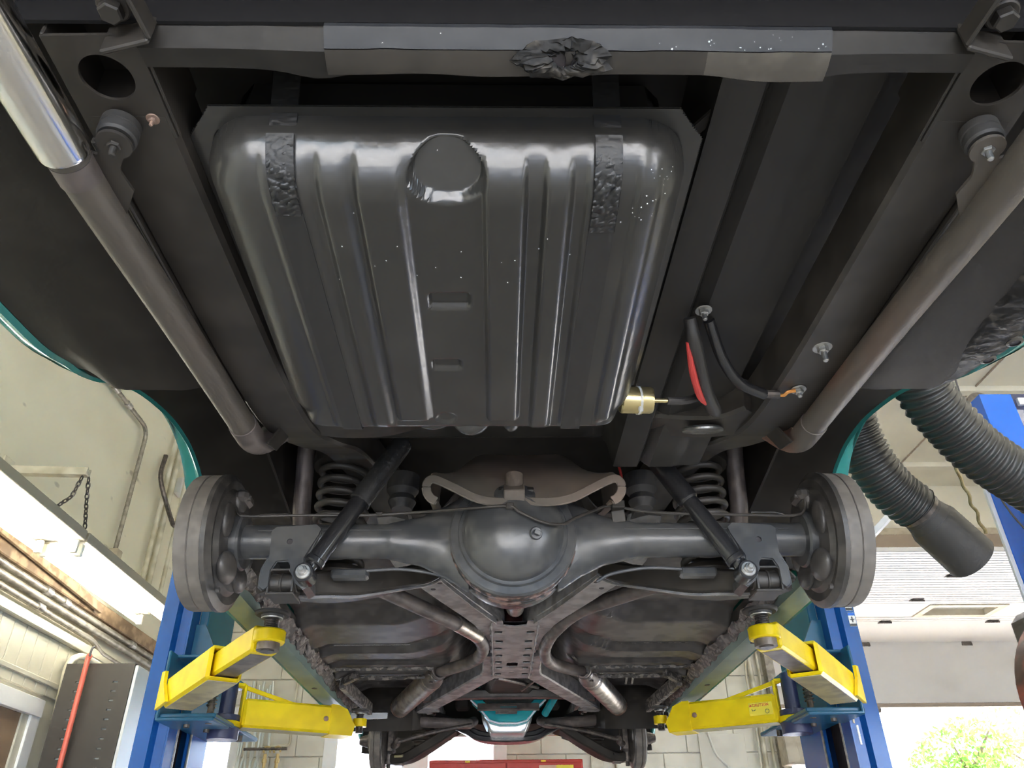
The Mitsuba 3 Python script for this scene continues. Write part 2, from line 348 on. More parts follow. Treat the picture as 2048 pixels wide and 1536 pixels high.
# the sectional garage door of the next bay, half open: five sections along the tracks
DX0, DX1 = 2.37, 6.25
PTS = [(5.60, .615), (5.60, 1.16), (5.09, 1.22), (4.47, 1.225), (3.88, 1.225), (3.385, 1.225)]
struct('door_2', [beam((DX0, a[0], a[1]), (DX1, a[0], a[1]), .03, .012, hint=(0, 0, 1)) for a in PTS[1:-1]], 'm_white_paint')
for i, (a, b) in enumerate(zip(PTS, PTS[1:])):
    d = np.array([0, b[0] - a[0], b[1] - a[1]]); L = np.linalg.norm(d); d /= L
    c = np.array([(DX0 + DX1) / 2, (a[0] + b[0]) / 2, (a[1] + b[1]) / 2])
    nrm = np.cross(d, [1, 0, 0])
    if np.dot(nrm, EYE - c) < 0: nrm = -nrm
    R = np.stack([[1, 0, 0], d, np.cross([1, 0, 0], d)], 1)
    win = i == 2
    if win:
        w = [(3.52, 4.12), (4.75, 5.35)]
        p = sg.box(DX0, -L / 2 + .003, DX1, L / 2 - .003)
        for x0, x1 in w: p = p.difference(sg.box(x0, -.14, x1, .14))
        add('door_2__section', extrude(p, .035, c * [0, 1, 1], (1, 0, 0), d), 'm_door_white', False)
        for x0, x1 in w:
            add('door_2__window_frame', extrude(sg.box(x0 - .03, -.17, x1 + .03, .17).difference(sg.box(x0 + .03, -.11, x1 - .03, .11)), .055, c * [0, 1, 1], (1, 0, 0), d), 'm_beige_box', False)
            add('door_2__pane', extrude(sg.box(x0, -.14, x1, .14), .004, c * [0, 1, 1], (1, 0, 0), d), 'm_pane', False)
    else:
        add('door_2__section', box(c, (DX1 - DX0, L - .006, .035), R, .003), 'm_door_white', False)
    if i >= 2:                                   # pressed ribs along the upper sections
        for t in np.linspace(-L / 2 + .05, L / 2 - .05, 9):
            if win and abs(t) < .18: continue
            add('door_2__rib', box(c + d * t + nrm * .018, (DX1 - DX0 - .04, .022, .006), R, .002), 'm_door_white', False)
    if i < 4:
        for x in (3.32, 4.27, 5.22):
            q = np.array([x, b[0], b[1]]) + nrm * .02
            add('door_2__hinge', cat([extrude([(-.035, -.05), (.035, -.05), (.05, .05), (-.05, .05)] if i == 0 else [(-.04, -.035), (.04, -.035), (.05, .04), (-.05, .04)], .008, q, (1, 0, 0), -d), cyl(q + [-.055, 0, 0] + nrm * .01, q + [.055, 0, 0] + nrm * .01, .009, n=12)]), 'm_dark_steel', False)
add('door_2__weather_strip', span((DX0, 5.585, .585), (DX1, 5.615, .618)), 'm_brown_trim', False)
add('door_2__track', tube(bent([(DX1 + .05, 5.60, FLOOR), (DX1 + .05, 5.60, 1.22), (DX1 + .05, 1.9, 1.24)], .35), .025, smooth=False), 'm_zinc')
k = thing('door_strut', 'white diagonal strut running up behind the exhaust hose nozzle', 'strut')
add(k + '__bar', beam((1.778, 2.107, .737), (1.978, 1.987, .919), .035, .03), 'm_white_paint', False)
add(k + '__foot', box((1.775, 2.11, .715), (.05, .04, .05)), 'm_dark_steel', False)
add(k + '__head_plate', extrude(sg.box(-.03, -.075, .03, CEIL - .98).difference(sg.MultiPoint([(.014 * (-1) ** i, -.05 + i * .035) for i in range(50)]).buffer(.007)), .004, (1.968, 2.0, .98), (1, 0, 0), (0, 0, 1)), 'm_dark_steel', False)

# left wall: boards, ledge, plank, conduits, door
for i in range(26):
    y = 1.0 + .118 * i
    add('wall_left__board', span((WL - .005, y + .002, .205), (WL + .014, y + .116, .485), .003), 'm_board', False)
struct('trim_1', span((WL - .002, .6, .485), (WL + .045, 4.2, .535), .004), 'm_board')
struct('trim_2', span((WL - .002, 1.0, .165 + .09), (WL + .024, 2.9, .19 + .09), .003), 'm_board')
struct('door_1', [span((WL - .002, 1.72, FLOOR), (WL + .035, 1.80, .17)), span((WL - .002, 2.66, FLOOR), (WL + .035, 2.75, .17)), span((WL - .002, 1.72, .09), (WL + .04, 2.75, .175))], 'm_white_paint')
add('door_1__panel', span((WL - .002, 1.80, FLOOR), (WL + .012, 2.66, .09)), 'm_brown_door', False)
add('door_1__inner_trim', span((WL - .002, 2.60, FLOOR), (WL + .022, 2.665, .09)), 'm_board', False)
def lone(key, mesh, mat, label, category, smooth=32, group=None):
    return add(key, mesh, mat, smooth, label=label, category=category, group=group)
lone('wooden_plank', span((WL, .3, .705), (WL + .045, 4.6, .790), .006), 'm_beam_wood', 'rust-stained brown plank along the left wall below the tube lamps', 'plank', False)
lone('wooden_plank', beam((WL + .075, 1.4, .81), (WL + .075, 3.0, .735), .02, .05), 'm_beam_wood', 'thin slanting batten lying over the stained plank on the left wall', 'plank', False)
def conduit(P, r, label, mat='m_conduit', rb=.09, clips=(), axis=None):
    k = thing('conduit', label, 'pipe')
    add(k + '__pipe', tube(bent(P, rb), r, n=12, smooth=False), mat)
    for c, d in clips:
        c, d = np.array(c), np.array(d, float)
        add(k + '__coupling', cyl(c - d * .03, c + d * .03, r * 1.45, n=14), 'm_zinc')
    return k
X1 = WL + .035
conduit([(X1, .3, .675), (X1, 4.8, .675)], .017, 'grey conduit directly under the stained plank', clips=[((X1, 2.46, .675), (0, 1, 0)), ((X1, 2.66, .675), (0, 1, 0)), ((X1, 3.6, .675), (0, 1, 0))])
conduit([(X1, .3, .625), (X1, 4.8, .625)], .020, 'thicker grey conduit, second below the stained plank')
conduit([(X1, .3, .583), (X1, 3.08, .573), (X1, 3.2, .53), (X1, 4.8, .50)], .016, 'grey conduit just above the wall ledge, with one coupling', clips=[((X1, 2.43, .58), (0, 1, 0))])
conduit([(X1 + .02, 2.99, -1.2), (X1 + .02, 2.83, .40), (X1 + .02, 2.95, .46), (X1 + .02, 4.3, .44)], .018, 'cream pipe bending down beside the dark steel cabinet', 'm_conduit_cream', .12)
conduit([(X1, 1.0, 1.99), (X1, 3.05, 1.99), (X1, 3.05, 1.10)], .014, 'thin grey conduit turning down the left wall to a small box', rb=.10, clips=[((X1, 2.52, 1.99), (0, 1, 0)), ((X1, 2.72, 1.99), (0, 1, 0))])
conduit([(X1, 3.52, CEIL), (X1, 3.52, .92)], .017, 'cream vertical conduit, left of the three by the blue column', 'm_conduit_cream')
conduit([(X1, 3.62, CEIL), (X1, 3.62, .90), ], .022, 'thick cream vertical conduit, middle of the three by the blue column', 'm_conduit_cream')
conduit([(X1 + .045, 3.74, CEIL), (X1 + .045, 3.74, .98), (X1 + .06, 3.52, .92)], .015, 'vertical conduit nearest the blue column, under the junction box', 'm_conduit_cream', .08)
lone('junction_box', box((WL + .04, 3.05, 1.06), (.06, .075, .13), bev=.004), 'm_beige_box', 'small grey box at the lower end of the thin wall conduit', 'box', False)
lone('junction_box', box((WL + .025, 3.80, 1.90), (.05, .10, .13), bev=.005), 'm_white_paint', 'white junction box high on the left wall beside the blue column', 'box', False)
lone('cable', tube([(WL + .03, 3.42, 1.98), (WL + .04, 3.40, 1.80), (WL + .10, 3.46, 1.62), (WL + .12, 3.60, 1.52), (WL + .11, 3.66, 1.55)], .016, n=10), 'm_dark_steel', 'black cable looping between the vertical wall conduits', 'cable')
# wall bracket with chains, fluorescent fixtures
k = thing('wall_bracket', 'beige steel channel sticking out of the left wall above the tube lamps', 'bracket')
sect = np.array([(-.02, -.02), (.02, -.02), (.02, .02), (.012, .02), (.012, -.012), (-.012, -.012), (-.012, .02), (-.02, .02)])
add(k + '__channel', sweep([(WL, 1.836, 1.085), (-2.28, 1.836, 1.078), (-2.085, 1.836, 1.072)], sect, transport=False), 'm_conduit_cream', False)
add(k + '__wall_plate', span((WL, 1.79, 1.03), (WL + .01, 1.88, 1.15)), 'm_conduit_cream', False)
def chain(key, P, pitch, r, mat, label, group=None):
    P = np.asarray(P, float); seg = np.linalg.norm(np.diff(P, axis=0), axis=1); L = seg.sum(); s = np.r_[0, np.cumsum(seg)]
    k = thing(key, label, 'chain', group)
    a = np.arange(13) / 12 * 2 * np.pi
    for i in range(int(L / pitch)):
        t = (i + .5) * pitch
        c = np.array([np.interp(t, s, P[:, j]) for j in range(3)]); c2 = np.array([np.interp(min(t + .01, L), s, P[:, j]) for j in range(3)])
        R = frame(c2 - c + 1e-9, (0, 1, 0)); w = R[:, 0] if i % 2 else R[:, 1]; d = R[:, 2]
        loop = c + np.outer(np.cos(a) * pitch * .68, d) + np.outer(np.sin(a) * pitch * .34, w)
        add(k + '__link', sweep(loop, circle(r, 6), caps=False), mat)
chain('hanging_chain', [(-2.11, 1.836, 1.05), (-2.14, 1.85, .95), (-2.20, 1.79, .835)], .026, .0034, 'm_dark_steel', 'dark chain from the wall bracket to the nearer tube lamp')
chain('hanging_chain', [(-2.085, 1.85, 1.05), (-2.09, 1.90, .95), (-2.12, 2.02, .835)], .026, .0034, 'm_dark_steel', 'dark chain from the wall bracket to the farther tube lamp')
scene['e_tube'] = {'type': 'diffuse', 'reflectance': {'type': 'rgb', 'value': [0.8, 0.8, 0.8]}}
def fixture(x, y0, y1, z, label, group=None, along='y'):
    k = thing('tube_lamp', label, 'lamp', group)
    m = (lambda p: p) if along == 'y' else (lambda p: (p[1], p[0], p[2]))
    b = lambda lo, hi, e=.003: span(m(lo), m(hi), e)
    add(k + '__housing', b((x - .12, y0, z + .045), (x + .12, y1, z + .095)), 'm_lamp_body', False)
    for s in (-1, 1):
        xx = x + s * .085
        add(k + '__tube', cyl(m((xx, y0 + .03, z)), m((xx, y1 - .03, z)), .019, n=16), 'e_tube', emitter={'type': 'area', 'radiance': {'type': 'rgb', 'value': list(LAMP)}})
        for y in (y0 + .018, y1 - .018):
            add(k + '__socket', b((xx - .016, y - .011, z - .022), (xx + .016, y + .011, z + .04)), 'm_socket', False)
    return k
fixture(-2.19, .72, 1.96, .72, 'double tube lamp hung on chains at the left wall, nearer of the two')
fixture(-2.19, 1.98, 3.22, .72, 'double tube lamp hung at the left wall, farther one, behind the blue column')
for i, (x, y) in enumerate([(-.9, -2.6), (1.2, -2.6), (-.9, -3.9), (1.2, -3.9), (3.4, -1.5), (3.4, 1.2), (5.6, -1.5), (5.6, 1.2), (7.6, -1.5), (7.6, 1.6), (-1.9, -1.5), (-2.0, -3.2), (2.2, -.6), (2.2, 4.2), (7.6, 4.2)]):
    fixture(x, y - .62, y + .62, CEIL - .094, 'double tube lamp on the workshop ceiling outside the view', 'ceiling tube lamps')

# dark steel cabinet with two rows of slots, coral pole
k = thing('steel_cabinet', 'tall dark brown steel cabinet with two rows of slots at the left wall', 'cabinet')
CX0, CX1, CY0, CY1, CZ = -2.405, -2.035, 2.75, 3.30, .365
hs = []
for cx in (CX0 + .085, CX1 - .085):
    for i in range(22): hs.append(sg.box(cx - .013, CZ - .10 - i * .047, cx + .013, CZ - .092 - i * .047))
p = sg.box(CX0, FLOOR, CX1, CZ)
for h in hs: p = p.difference(h)
add(k + '__side_panel', extrude(p, .004, (0, CY0, 0), (1, 0, 0), (0, 0, 1)), 'm_cabinet', False)
add(k + '__body', [span((CX0, CY0 + .02, FLOOR), (CX0 + .004, CY1, CZ)), span((CX0, CY0, CZ - .004), (CX1, CY1, CZ)), span((CX0, CY1 - .004, FLOOR), (CX1, CY1, CZ))], 'm_cabinet', False)
add(k + '__shelf_standard', [span((cx - .02, CY0 + .012, FLOOR), (cx + .02, CY0 + .016, CZ - .03)) for cx in (CX0 + .085, CX1 - .085)], 'm_socket', False)
add(k + '__door', span((CX1, CY0 + .004, FLOOR + .05), (CX1 + .018, CY1 - .02, CZ - .01)), 'm_white_paint', False)
k = thing('coral_pole', 'coral red metal pole with a dark hook leaning before the steel cabinet', 'pole')
add(k + '__tube', cyl((-2.275, 2.70, .385), (-2.262, 2.70, FLOOR + .02), .0135), 'm_coral')
add(k + '__eye', lathe([(.010 + .007 * math.cos(a), .007 * math.sin(a)) for a in np.arange(10) / 10 * 2 * np.pi], (-2.272, 2.70, .393), (0, 1, 0), 18, True), 'm_coral')
add(k + '__hook', tube([(-2.265, 2.69, .39), (-2.265, 2.695, .43), (-2.262, 2.71, .445)], .006, n=8), 'm_ink')

# red cabinet with warning labels at the front wall
k = thing('red_cabinet', 'red steel cabinet with two pictogram labels before the front wall', 'cabinet')
RX0, RX1, RY, RZ = -.565, .58, 4.70, .098
add(k + '__body', span((RX0, RY + .02, FLOOR), (RX1, RY + .50, RZ), .006), 'm_red', False)
add(k + '__door', span((RX0 + .01, RY, FLOOR + .06), ((RX0 + RX1) / 2 - .003, RY + .02, RZ - .022), .004), 'm_red', False)
add(k + '__door', span(((RX0 + RX1) / 2 + .003, RY, FLOOR + .06), (RX1 - .01, RY + .02, RZ - .022), .004), 'm_red', False)
for x in (-.28, .285):
    add(k + '__tag', span((x - .018, RY + .012, RZ - .018), (x + .018, RY + .018, RZ - .006), .0008), 'm_signal_yellow', False)
for x, m in ((.315, 'm_salmon'), (.443, 'm_signal_yellow')):
    l = add(k + '__pictogram_label', span((x - .064, RY - .0025, RZ - .21), (x + .064, RY + .001, RZ - .042), .0004), m, False)
    o = np.array([x, RY - .003, RZ - .105])
    ring = sg.Point(0, 0).buffer(.034).difference(sg.Point(0, -.002).buffer(.026)).union(sg.box(-.024, -.012, .024, -.002).difference(sg.box(-.016, -.010, .016, -.004))).union(sg.box(-.02, -.034, .02, -.024))
    for g in getattr(ring, 'geoms', [ring]):
        add(k + '__pictogram', extrude(g, .0012, o, (1, 0, 0), (0, 0, 1)), 'm_ink', False)

# bundle of white rods, hanging bar with shackles, right wall electrics
k = thing('rod_bundle', 'bundle of pale metal rods standing upright between the blue column and the block wall', 'rods')
for i in range(9):
    x = -2.13 + i * .026
    add(k + '__rod', tube([(x + .01 * math.sin(i * 2.1), 5.16, FLOOR + .02), (x + .012 * math.cos(i * 1.7), 5.14, -.1), (x + .03 * math.sin(i * 3.3), 5.17, .25), (x + .01 * math.cos(i), 5.15, .70 + .03 * (i % 3))], .011, n=8), 'm_aluminium')
add(k + '__holder', span((-2.17, 5.11, -.12), (-1.89, 5.125, .04)), 'm_zinc', False)
lone('hanging_bar', cyl((-2.06, 5.08, .235), (-1.72, 5.08, .235), .011), 'm_dark_steel', 'dark horizontal bar on the block wall that two shackles hang from', 'bar')
conduit([(-2.0, 5.25, .275), (-1.76, 5.25, .28), (-1.745, 5.25, .30), (-1.745, 5.25, 1.3)], .010, 'thin cream conduit rising on the block wall behind the yellow arm', 'm_conduit_cream', .03)
for i, x in enumerate((-1.875, -1.795)):
    k = thing('shackle', ('bronze shackle on the wall bar, nearer the pale rods', 'bronze shackle on the wall bar, nearer the white window frame')[i], 'shackle')
    s = 1 if i == 0 else -1
    a = np.linspace(-.6, 3.9, 14)
    add(k + '__bow', tube(np.stack([x + s * .012 * 0 + .026 * np.cos(a), 5.08 + 0 * a, .225 + .026 * np.sin(a)], 1), .008, n=8), 'm_brass')
    add(k + '__shank', cyl((x - s * .01, 5.08, .20), (x - s * .0, 5.08, -.35), .013), 'm_brass')
    add(k + '__collar', cyl((x - s * .01, 5.08, .165), (x - s * .01, 5.08, .135), .019), 'm_brass')
k = thing('electric_box', 'beige electrical box with pipes before the bright window right of the car', 'box')
add(k + '__body', span((2.16, 4.85, .06), (2.33, 5.0, .315), .006), 'm_beige_box', False)
add(k + '__cover', span((2.165, 4.84, .07), (2.26, 4.852, .30), .003), 'm_beige_box', False)
add(k + '__upper_pipe', cyl((2.31, 4.9, .30), (2.31, 4.9, .40), .04), 'm_conduit_cream')
add(k + '__post', span((2.33, 4.86, FLOOR), (2.40, 4.96, .34)), 'm_beige_box', False)
lone('cable', tube([(2.46, 4.7, .42), (2.42, 4.7, .30), (2.41, 4.7, .12), (2.40, 4.7, -.6)], .012, n=8), 'm_pipe_mauve', 'dull red cable hanging beside the beige electrical box', 'cable')
conduit([(2.12, 5.24, CEIL), (2.12, 5.24, FLOOR)], .02, 'cream pipe, left of the pair right of the car by the grey post', 'm_conduit_cream')
conduit([(2.19, 5.24, CEIL), (2.19, 5.24, FLOOR)], .014, 'cream pipe, right of the pair beside the grey post', 'm_conduit_cream')
lone('steel_post', span((2.225, 5.15, FLOOR), (2.295, 5.25, 1.3)), 'm_conduit', 'narrow grey steel post on the block wall right of the car', 'post', False)
lone('cable', tube([(1.64, 5.26, .9), (1.66, 5.26, .5), (1.72, 5.26, .2), (1.85, 5.26, .0), (1.9, 5.26, -.6)], .010, n=8), 'm_nylon', 'white cable curving down the block wall under the right yellow arm', 'cable')
lone('cable', tube([(2.06, 5.2, 1.3), (2.10, 5.2, 1.05), (2.06, 5.2, .8), (2.07, 5.2, .4), (2.05, 5.2, -.2)], .010, n=8), 'm_conduit_cream', 'cream cable hanging along the pipes right of the car', 'cable')
add('wall_front__recess_panel', span((1.60, WF - .035, -.4), (1.98, WF, .34)), 'm_brick', False)

# trees beyond the garage door
def tree(c, R, n, label, mat):
    k = thing('tree', label, 'tree')
    c = np.array(c, float)
    add(k + '__trunk', tube([(c[0], c[1], FLOOR - .05), (c[0] + .1, c[1], c[2] - R * .4), (c[0], c[1], c[2] + R * .3)], [.16, .12, .05], n=9), 'm_bark')
    for q in range(5):
        a = q * 1.3; add(k + '__branch', tube([(c[0], c[1], c[2] - R * .5 + q * .2), (c[0] + R * .5 * math.cos(a), c[1] + R * .5 * math.sin(a), c[2] + q * .25 - R * .1)], [.05, .015], n=6), 'm_bark')
    P = rng.normal(size=(n, 3)); P /= np.linalg.norm(P, axis=1, keepdims=True); P *= (rng.random((n, 1)) ** .45) * R * [1, 1, 1.05]
    keep = meshkit.noise(P * 1.5 / R * 2.2 + 9) > .42
    P = P[keep] + c
    V = []; F = []
    for i, p in enumerate(P):
        u, v = rng.normal(size=3), rng.normal(size=3); u /= np.linalg.norm(u); v -= u * np.dot(u, v); v /= np.linalg.norm(v); s = .035 + .045 * rng.random()
        V += [p - u * s, p - v * s * .5, p + u * s, p + v * s * .5]; F += [[4 * i, 4 * i + 1, 4 * i + 2], [4 * i, 4 * i + 2, 4 * i + 3]]
    add(k + '__foliage', trimesh.Trimesh(np.array(V), np.array(F), process=False), mat, False, kind='stuff')
tree((8.9, 14.5, .7), 1.15, 5600, 'leafy green tree seen under the half-open garage door, nearer the blue column', 'm_leaf')
tree((12.6, 17.6, 1.5), 1.9, 6000, 'larger pale green tree seen under the half-open garage door, at the right edge', 'm_leaf_pale')
tree((6.0, 19.0, 1.2), 1.0, 2500, 'small tree outside behind the right lift column', 'm_leaf_pale')

# ---------------------------------------------------------------- two-post lift
def lift_column(s, label, y_far, slot, tint=0.0):
    """s = -1 left, 1 right. The channel's near wall stands at y = 1.70, it opens towards the car."""
    k = thing('lift_column', label, 'vehicle lift')
    xo, xi, yn, top = 1.505, 1.375, 1.70, 1.42
    q = lambda lo, hi, b=.004: span((s * lo[0], lo[1], lo[2]), (s * hi[0], hi[1], hi[2]), b)
    t = .012
    # channel: outer wall, near wall pressed with one recess, far wall, two lips along the slot
    prof = [(xo, yn), (1.445, yn), (1.432, yn + .03), (1.395, yn + .03), (1.382, yn), (xi, yn), (xi, slot[0]), (xi + .02, slot[0]), (xi + .02, yn + .05),
            (xo - .02, yn + .05), (xo - .02, y_far - .03), (xi + .02, y_far - .03), (xi + .02, slot[1]), (xi, slot[1]), (xi, y_far), (xo, y_far)]
    add(k + '__column', extrude([(s * a, b) for a, b in prof], top - FLOOR, (0, 0, (top + FLOOR) / 2)), 'm_blue', False)
    add(k + '__slot_back', q((xi + .055, slot[0] - .03, FLOOR), (xi + .06, slot[1] + .03, top)), 'm_slot_dark', False)
    for y in slot: add(k + '__guide_strip', q((xi - .004, y - .007, FLOOR), (xi + .004, y + .007, top)), 'm_zinc', False)
    add(k + '__base_plate', q((1.25, 1.6, FLOOR), (1.6, 2.35, FLOOR + .02)), 'm_blue', False)
    # carriage
    c = k + '__carriage'
    add(c, [q((1.335, slot[0] - .01, -.09), (1.374, y_far - .03, .72)), q((1.15, 1.55, -.115), (1.385, 2.18, -.098)), q((1.22, 1.72, .105), (1.385, 2.18, .12)),
            extrude([(s * 1.235, .12), (s * 1.335, .30), (s * 1.374, .30), (s * 1.374, .12)], .012, (0, 1.77, 0), (1, 0, 0), (0, 0, 1))], 'm_carriage', False)
    add(k + '__side_plate', [q((1.362, 1.53, -.128), (1.374, 1.74, .135)), q((1.15, 1.53, -.128), (1.374, 1.74, -.115)), q((1.20, 1.60, .122), (1.374, 1.80, .135))], 'm_carriage', False)
    # rear arm: swings towards the camera
    add_arm = k + '__arm'
    base, end, tip = np.array([s * 1.245, 1.405, -.055]), np.array([s * .945, .95, -.05]), np.array([s * .765, .70, -.045])
    d = (end - base) / np.linalg.norm(end - base); side = np.cross(d, [0, 0, 1])
    R = frame(d)
    a = unman(man(beam(base, end, .115, .110, bev=.010)) - man(beam(base + d * .02, end + d * .01, .092, .087)))
    a = add(add_arm, a, 'm_yellow', 30)
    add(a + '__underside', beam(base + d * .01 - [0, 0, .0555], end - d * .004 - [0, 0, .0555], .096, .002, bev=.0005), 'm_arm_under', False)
    add(a + '__gusset', [beam(base + d * .0 + side * s * -.06 * -1 + [0, 0, .055], base + d * .36 + [0, 0, .056], .05, .012),
                         extrude([(0, -.055), (.15, -.05), (.06, .03), (.05, .075), (.0, .08)], .012, base - d * .05 + side * s * -.066, d, (0, 0, 1))], 'm_yellow', False)
    inner = add(a + '__inner_tube', beam(end - d * .25, tip + d * .03, .082, .077, bev=.007), 'm_yellow', False)
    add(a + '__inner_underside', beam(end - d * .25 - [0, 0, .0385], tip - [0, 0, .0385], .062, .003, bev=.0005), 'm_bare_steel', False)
    pad(a, tip + d * .055, .03, .052)
    # front arm: swings away
    base, tip = np.array([s * 1.15, 1.865, -.05]), np.array([s * .735, 2.10, -.05])
    d = (tip - base) / np.linalg.norm(tip - base); R = frame(d); side = np.cross(d, [0, 0, 1])
    a = add(add_arm, beam(base, tip - d * .06, .10, .115, bev=.010), 'm_yellow', False)
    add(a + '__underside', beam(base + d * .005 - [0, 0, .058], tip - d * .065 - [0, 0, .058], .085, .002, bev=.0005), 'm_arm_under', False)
    e = [extrude([(0, -.062), (.105, -.062), (.115, -.02), (.075, .045), (.03, .062), (0, .062)], .108, tip - d * .10, d, (0, 0, 1))]
    add(a + '__end_cap', e, 'm_yellow', False)
    up = base + [0, 0, .115]
    add(a + '__brace', [beam(up - d * .03, base + d * .22 + [0, 0, .055], .012, .018), beam(base - d * .0 - [0, 0, .05], up, .012, .05, hint=side), beam(up - d * .10, up, .03, .014)], 'm_yellow', False)
    pv = base - d * .06
    add(a + '__pivot_ring', cyl(pv - [0, 0, .055], pv - [0, 0, .035], .065), 'm_yellow')
    add(a + '__pivot_pin', cyl(pv - [0, 0, .10], pv + [0, 0, .14], .032), 'm_navy')
    add(a + '__pivot_base', [cyl(pv - [0, 0, .105], pv - [0, 0, .06], .062), cyl(pv - [0, 0, .034], pv - [0, 0, .01], .06)], 'm_navy')
    add(a + '__bolt', cyl(tip - d * .12 - side * .0505 * np.sign(side[1]) + [0, 0, .0], tip - d * .12 - side * .056 * np.sign(side[1]), .011, n=14), 'm_rusty')
    pad(a, tip + d * .055, .01, .04, big=False)
    # spring plunger under the carriage
    p0 = np.array([s * 1.19, 1.60, 0])
    h = np.linspace(0, 1, 70)
    add(k + '__plunger', cyl(p0 + [0, 0, -.13], p0 + [0, 0, .09], .013), 'm_dark_steel')
    add(k + '__plunger_spring', sweep(np.stack([p0[0] + .018 * np.cos(h * 44), p0[1] + .018 * np.sin(h * 44), -.07 + h * .10], 1), circle(.003, 6)), 'm_dark_steel')
    for q2 in ((1.28, 1.62), (1.24, 1.74), (1.18, 2.0)):
        add(k + '__plate_bolt', cyl((s * q2[0], q2[1], -.14), (s * q2[0], q2[1], -.11), .012, n=12), 'm_dark_steel')
    return k
def pad(a, c, top, r, big=True):
    c = np.array([c[0], c[1], c[2]])
    add(a + '__ring', lathe([(.024, -.017), (.043, -.017), (.046, -.013), (.046, .016), (.043, .02), (.024, .02)] if big else [(.018, -.015), (.032, -.015), (.032, .018), (.018, .018)], c + [0, 0, -.0], n=36, closed=True), 'm_yellow')
    R = np.linspace(c[2] - .042, top - .015, 60)
    rr = (.021 if big else .016) + .0016 * np.where(np.arange(60) % 3 == 0, 1, -1)
    add(a + '__screw', lathe([(0, R[0])] + list(zip(rr, R)) + [(0, R[-1])], (c[0], c[1], 0), n=24), 'm_dark_steel')
    if big: add(a + '__collar', lathe([(.02, 0), (.033, 0), (.033, .022), (.02, .022)], c - [0, 0, .038], n=24), 'm_bare_steel')
    w = r
    add(a + '__pad', lathe([(0, top - .018), (w * .62, top - .018), (w * .66, top - .011), (w * .9, top - .011), (w, top - .007), (w, top - .001), (w * .93, top), (0, top)], (c[0], c[1], 0), n=40), 'm_rubber')
    add(a + '__pad_plate', lathe([(.02, top - .022), (w * .6, top - .021), (w * .62, top - .017), (.02, top - .017)], (c[0], c[1], 0), n=32), 'm_zinc')
kl = lift_column(-1, 'blue lift column with yellow arms left of the car', 2.17, (1.80, 1.96))
kr = lift_column(1, 'blue lift column with yellow arms right of the car', 2.30, (1.80, 2.02))
b = add(kl + '__badge', extrude([(.085 * math.cos(a), .034 * math.sin(a)) for a in np.arange(36) / 36 * 2 * np.pi], .003, (-1.452, 1.6985, 1.018), (1, 0, 0), (0, 0, 1)), 'm_badge_red', False)
add(b + '__lettering', text('Ro', .034, (-1.482, 1.6968, 1.002), (1, 0, 0), (0, 0, 1)), 'm_white_paint', False)
for i, z in enumerate((.352, .284)):
    x = 1.484 + .003 * i
    d = add(kr + '__decal', span((x - .015, 1.6975, z - .029), (x + .015, 1.701, z + .029), .0003), 'm_white_paint', False)
    add(d + '__header', span((x - .0148, 1.6970, z + .017), (x + .0148, 1.6976, z + .028), .0001), 'm_blue_bright', False)
    add(d + '__footer', span((x - .0148, 1.6970, z - .028), (x + .0148, 1.6976, z - .018), .0001), 'm_ink', False)
    add(d + '__figure', extrude(sg.Point(0, .009).buffer(.0035).union(sg.box(-.003, -.012, .003, .005)).union(sg.box(-.009, -.002, .009, .002)), .0008, (x, 1.6971, z), (1, 0, 0), (0, 0, 1)), 'm_ink', False)
add(kr + '__sticker', span((1.388, 1.6975, -.135), (1.396, 1.701, -.06), .0003), 'm_beige_box', False)
add(kr + '__sticker', span((1.398, 1.6975, -.215), (1.406, 1.701, -.142), .0003), 'm_white_paint', False)
add(kr + '__release_knob', lathe([(0, -.016), (.011, -.012), (.016, 0), (.011, .012), (0, .016)], (1.525, 1.75, -.075), n=16), 'm_bare_steel')
# caution sticker on the right front arm, between its pivot and its end
base, tip = np.array([1.15, 1.865, -.05]), np.array([.735, 2.10, -.05])
d = (base - tip) / np.linalg.norm(tip - base); nrm = np.cross(d, [0, 0, 1.0]); nrm *= -np.sign(nrm[1])
o = base - d * .065 + nrm * .0508
st = add(kr + '__caution_label', extrude([(-.05, -.026), (.05, -.026), (.05, .026), (-.05, .026)], .0012, o, d, (0, 0, 1)), 'm_signal_yellow', False)
add(st + '__wording', text('CAUTION', .011, o + nrm * .0007 + [0, 0, .010], d, (0, 0, 1)), 'm_ink_red', False)
add(st + '__symbol', extrude(sg.Polygon([(-.006, -.005), (.006, -.005), (0, .006)]), .0008, o + nrm * .0008 - d * .042 + [0, 0, .015], d, (0, 0, 1)), 'm_ink_red', False)
add(st + '__symbol', extrude(sg.Point(0, 0).buffer(.009).difference(sg.Point(0, 0).buffer(.0072)), .0008, o + nrm * .0008 + d * .026 - [0, 0, .012], d, (0, 0, 1)), 'm_ink', False)
add(st + '__symbol', extrude(sg.LineString([(-.008, .004), (-.006, -.002), (.004, -.002), (.006, .002)]).buffer(.0012), .0008, o + nrm * .0008 - d * .03 - [0, 0, .004], d, (0, 0, 1)), 'm_ink', False)
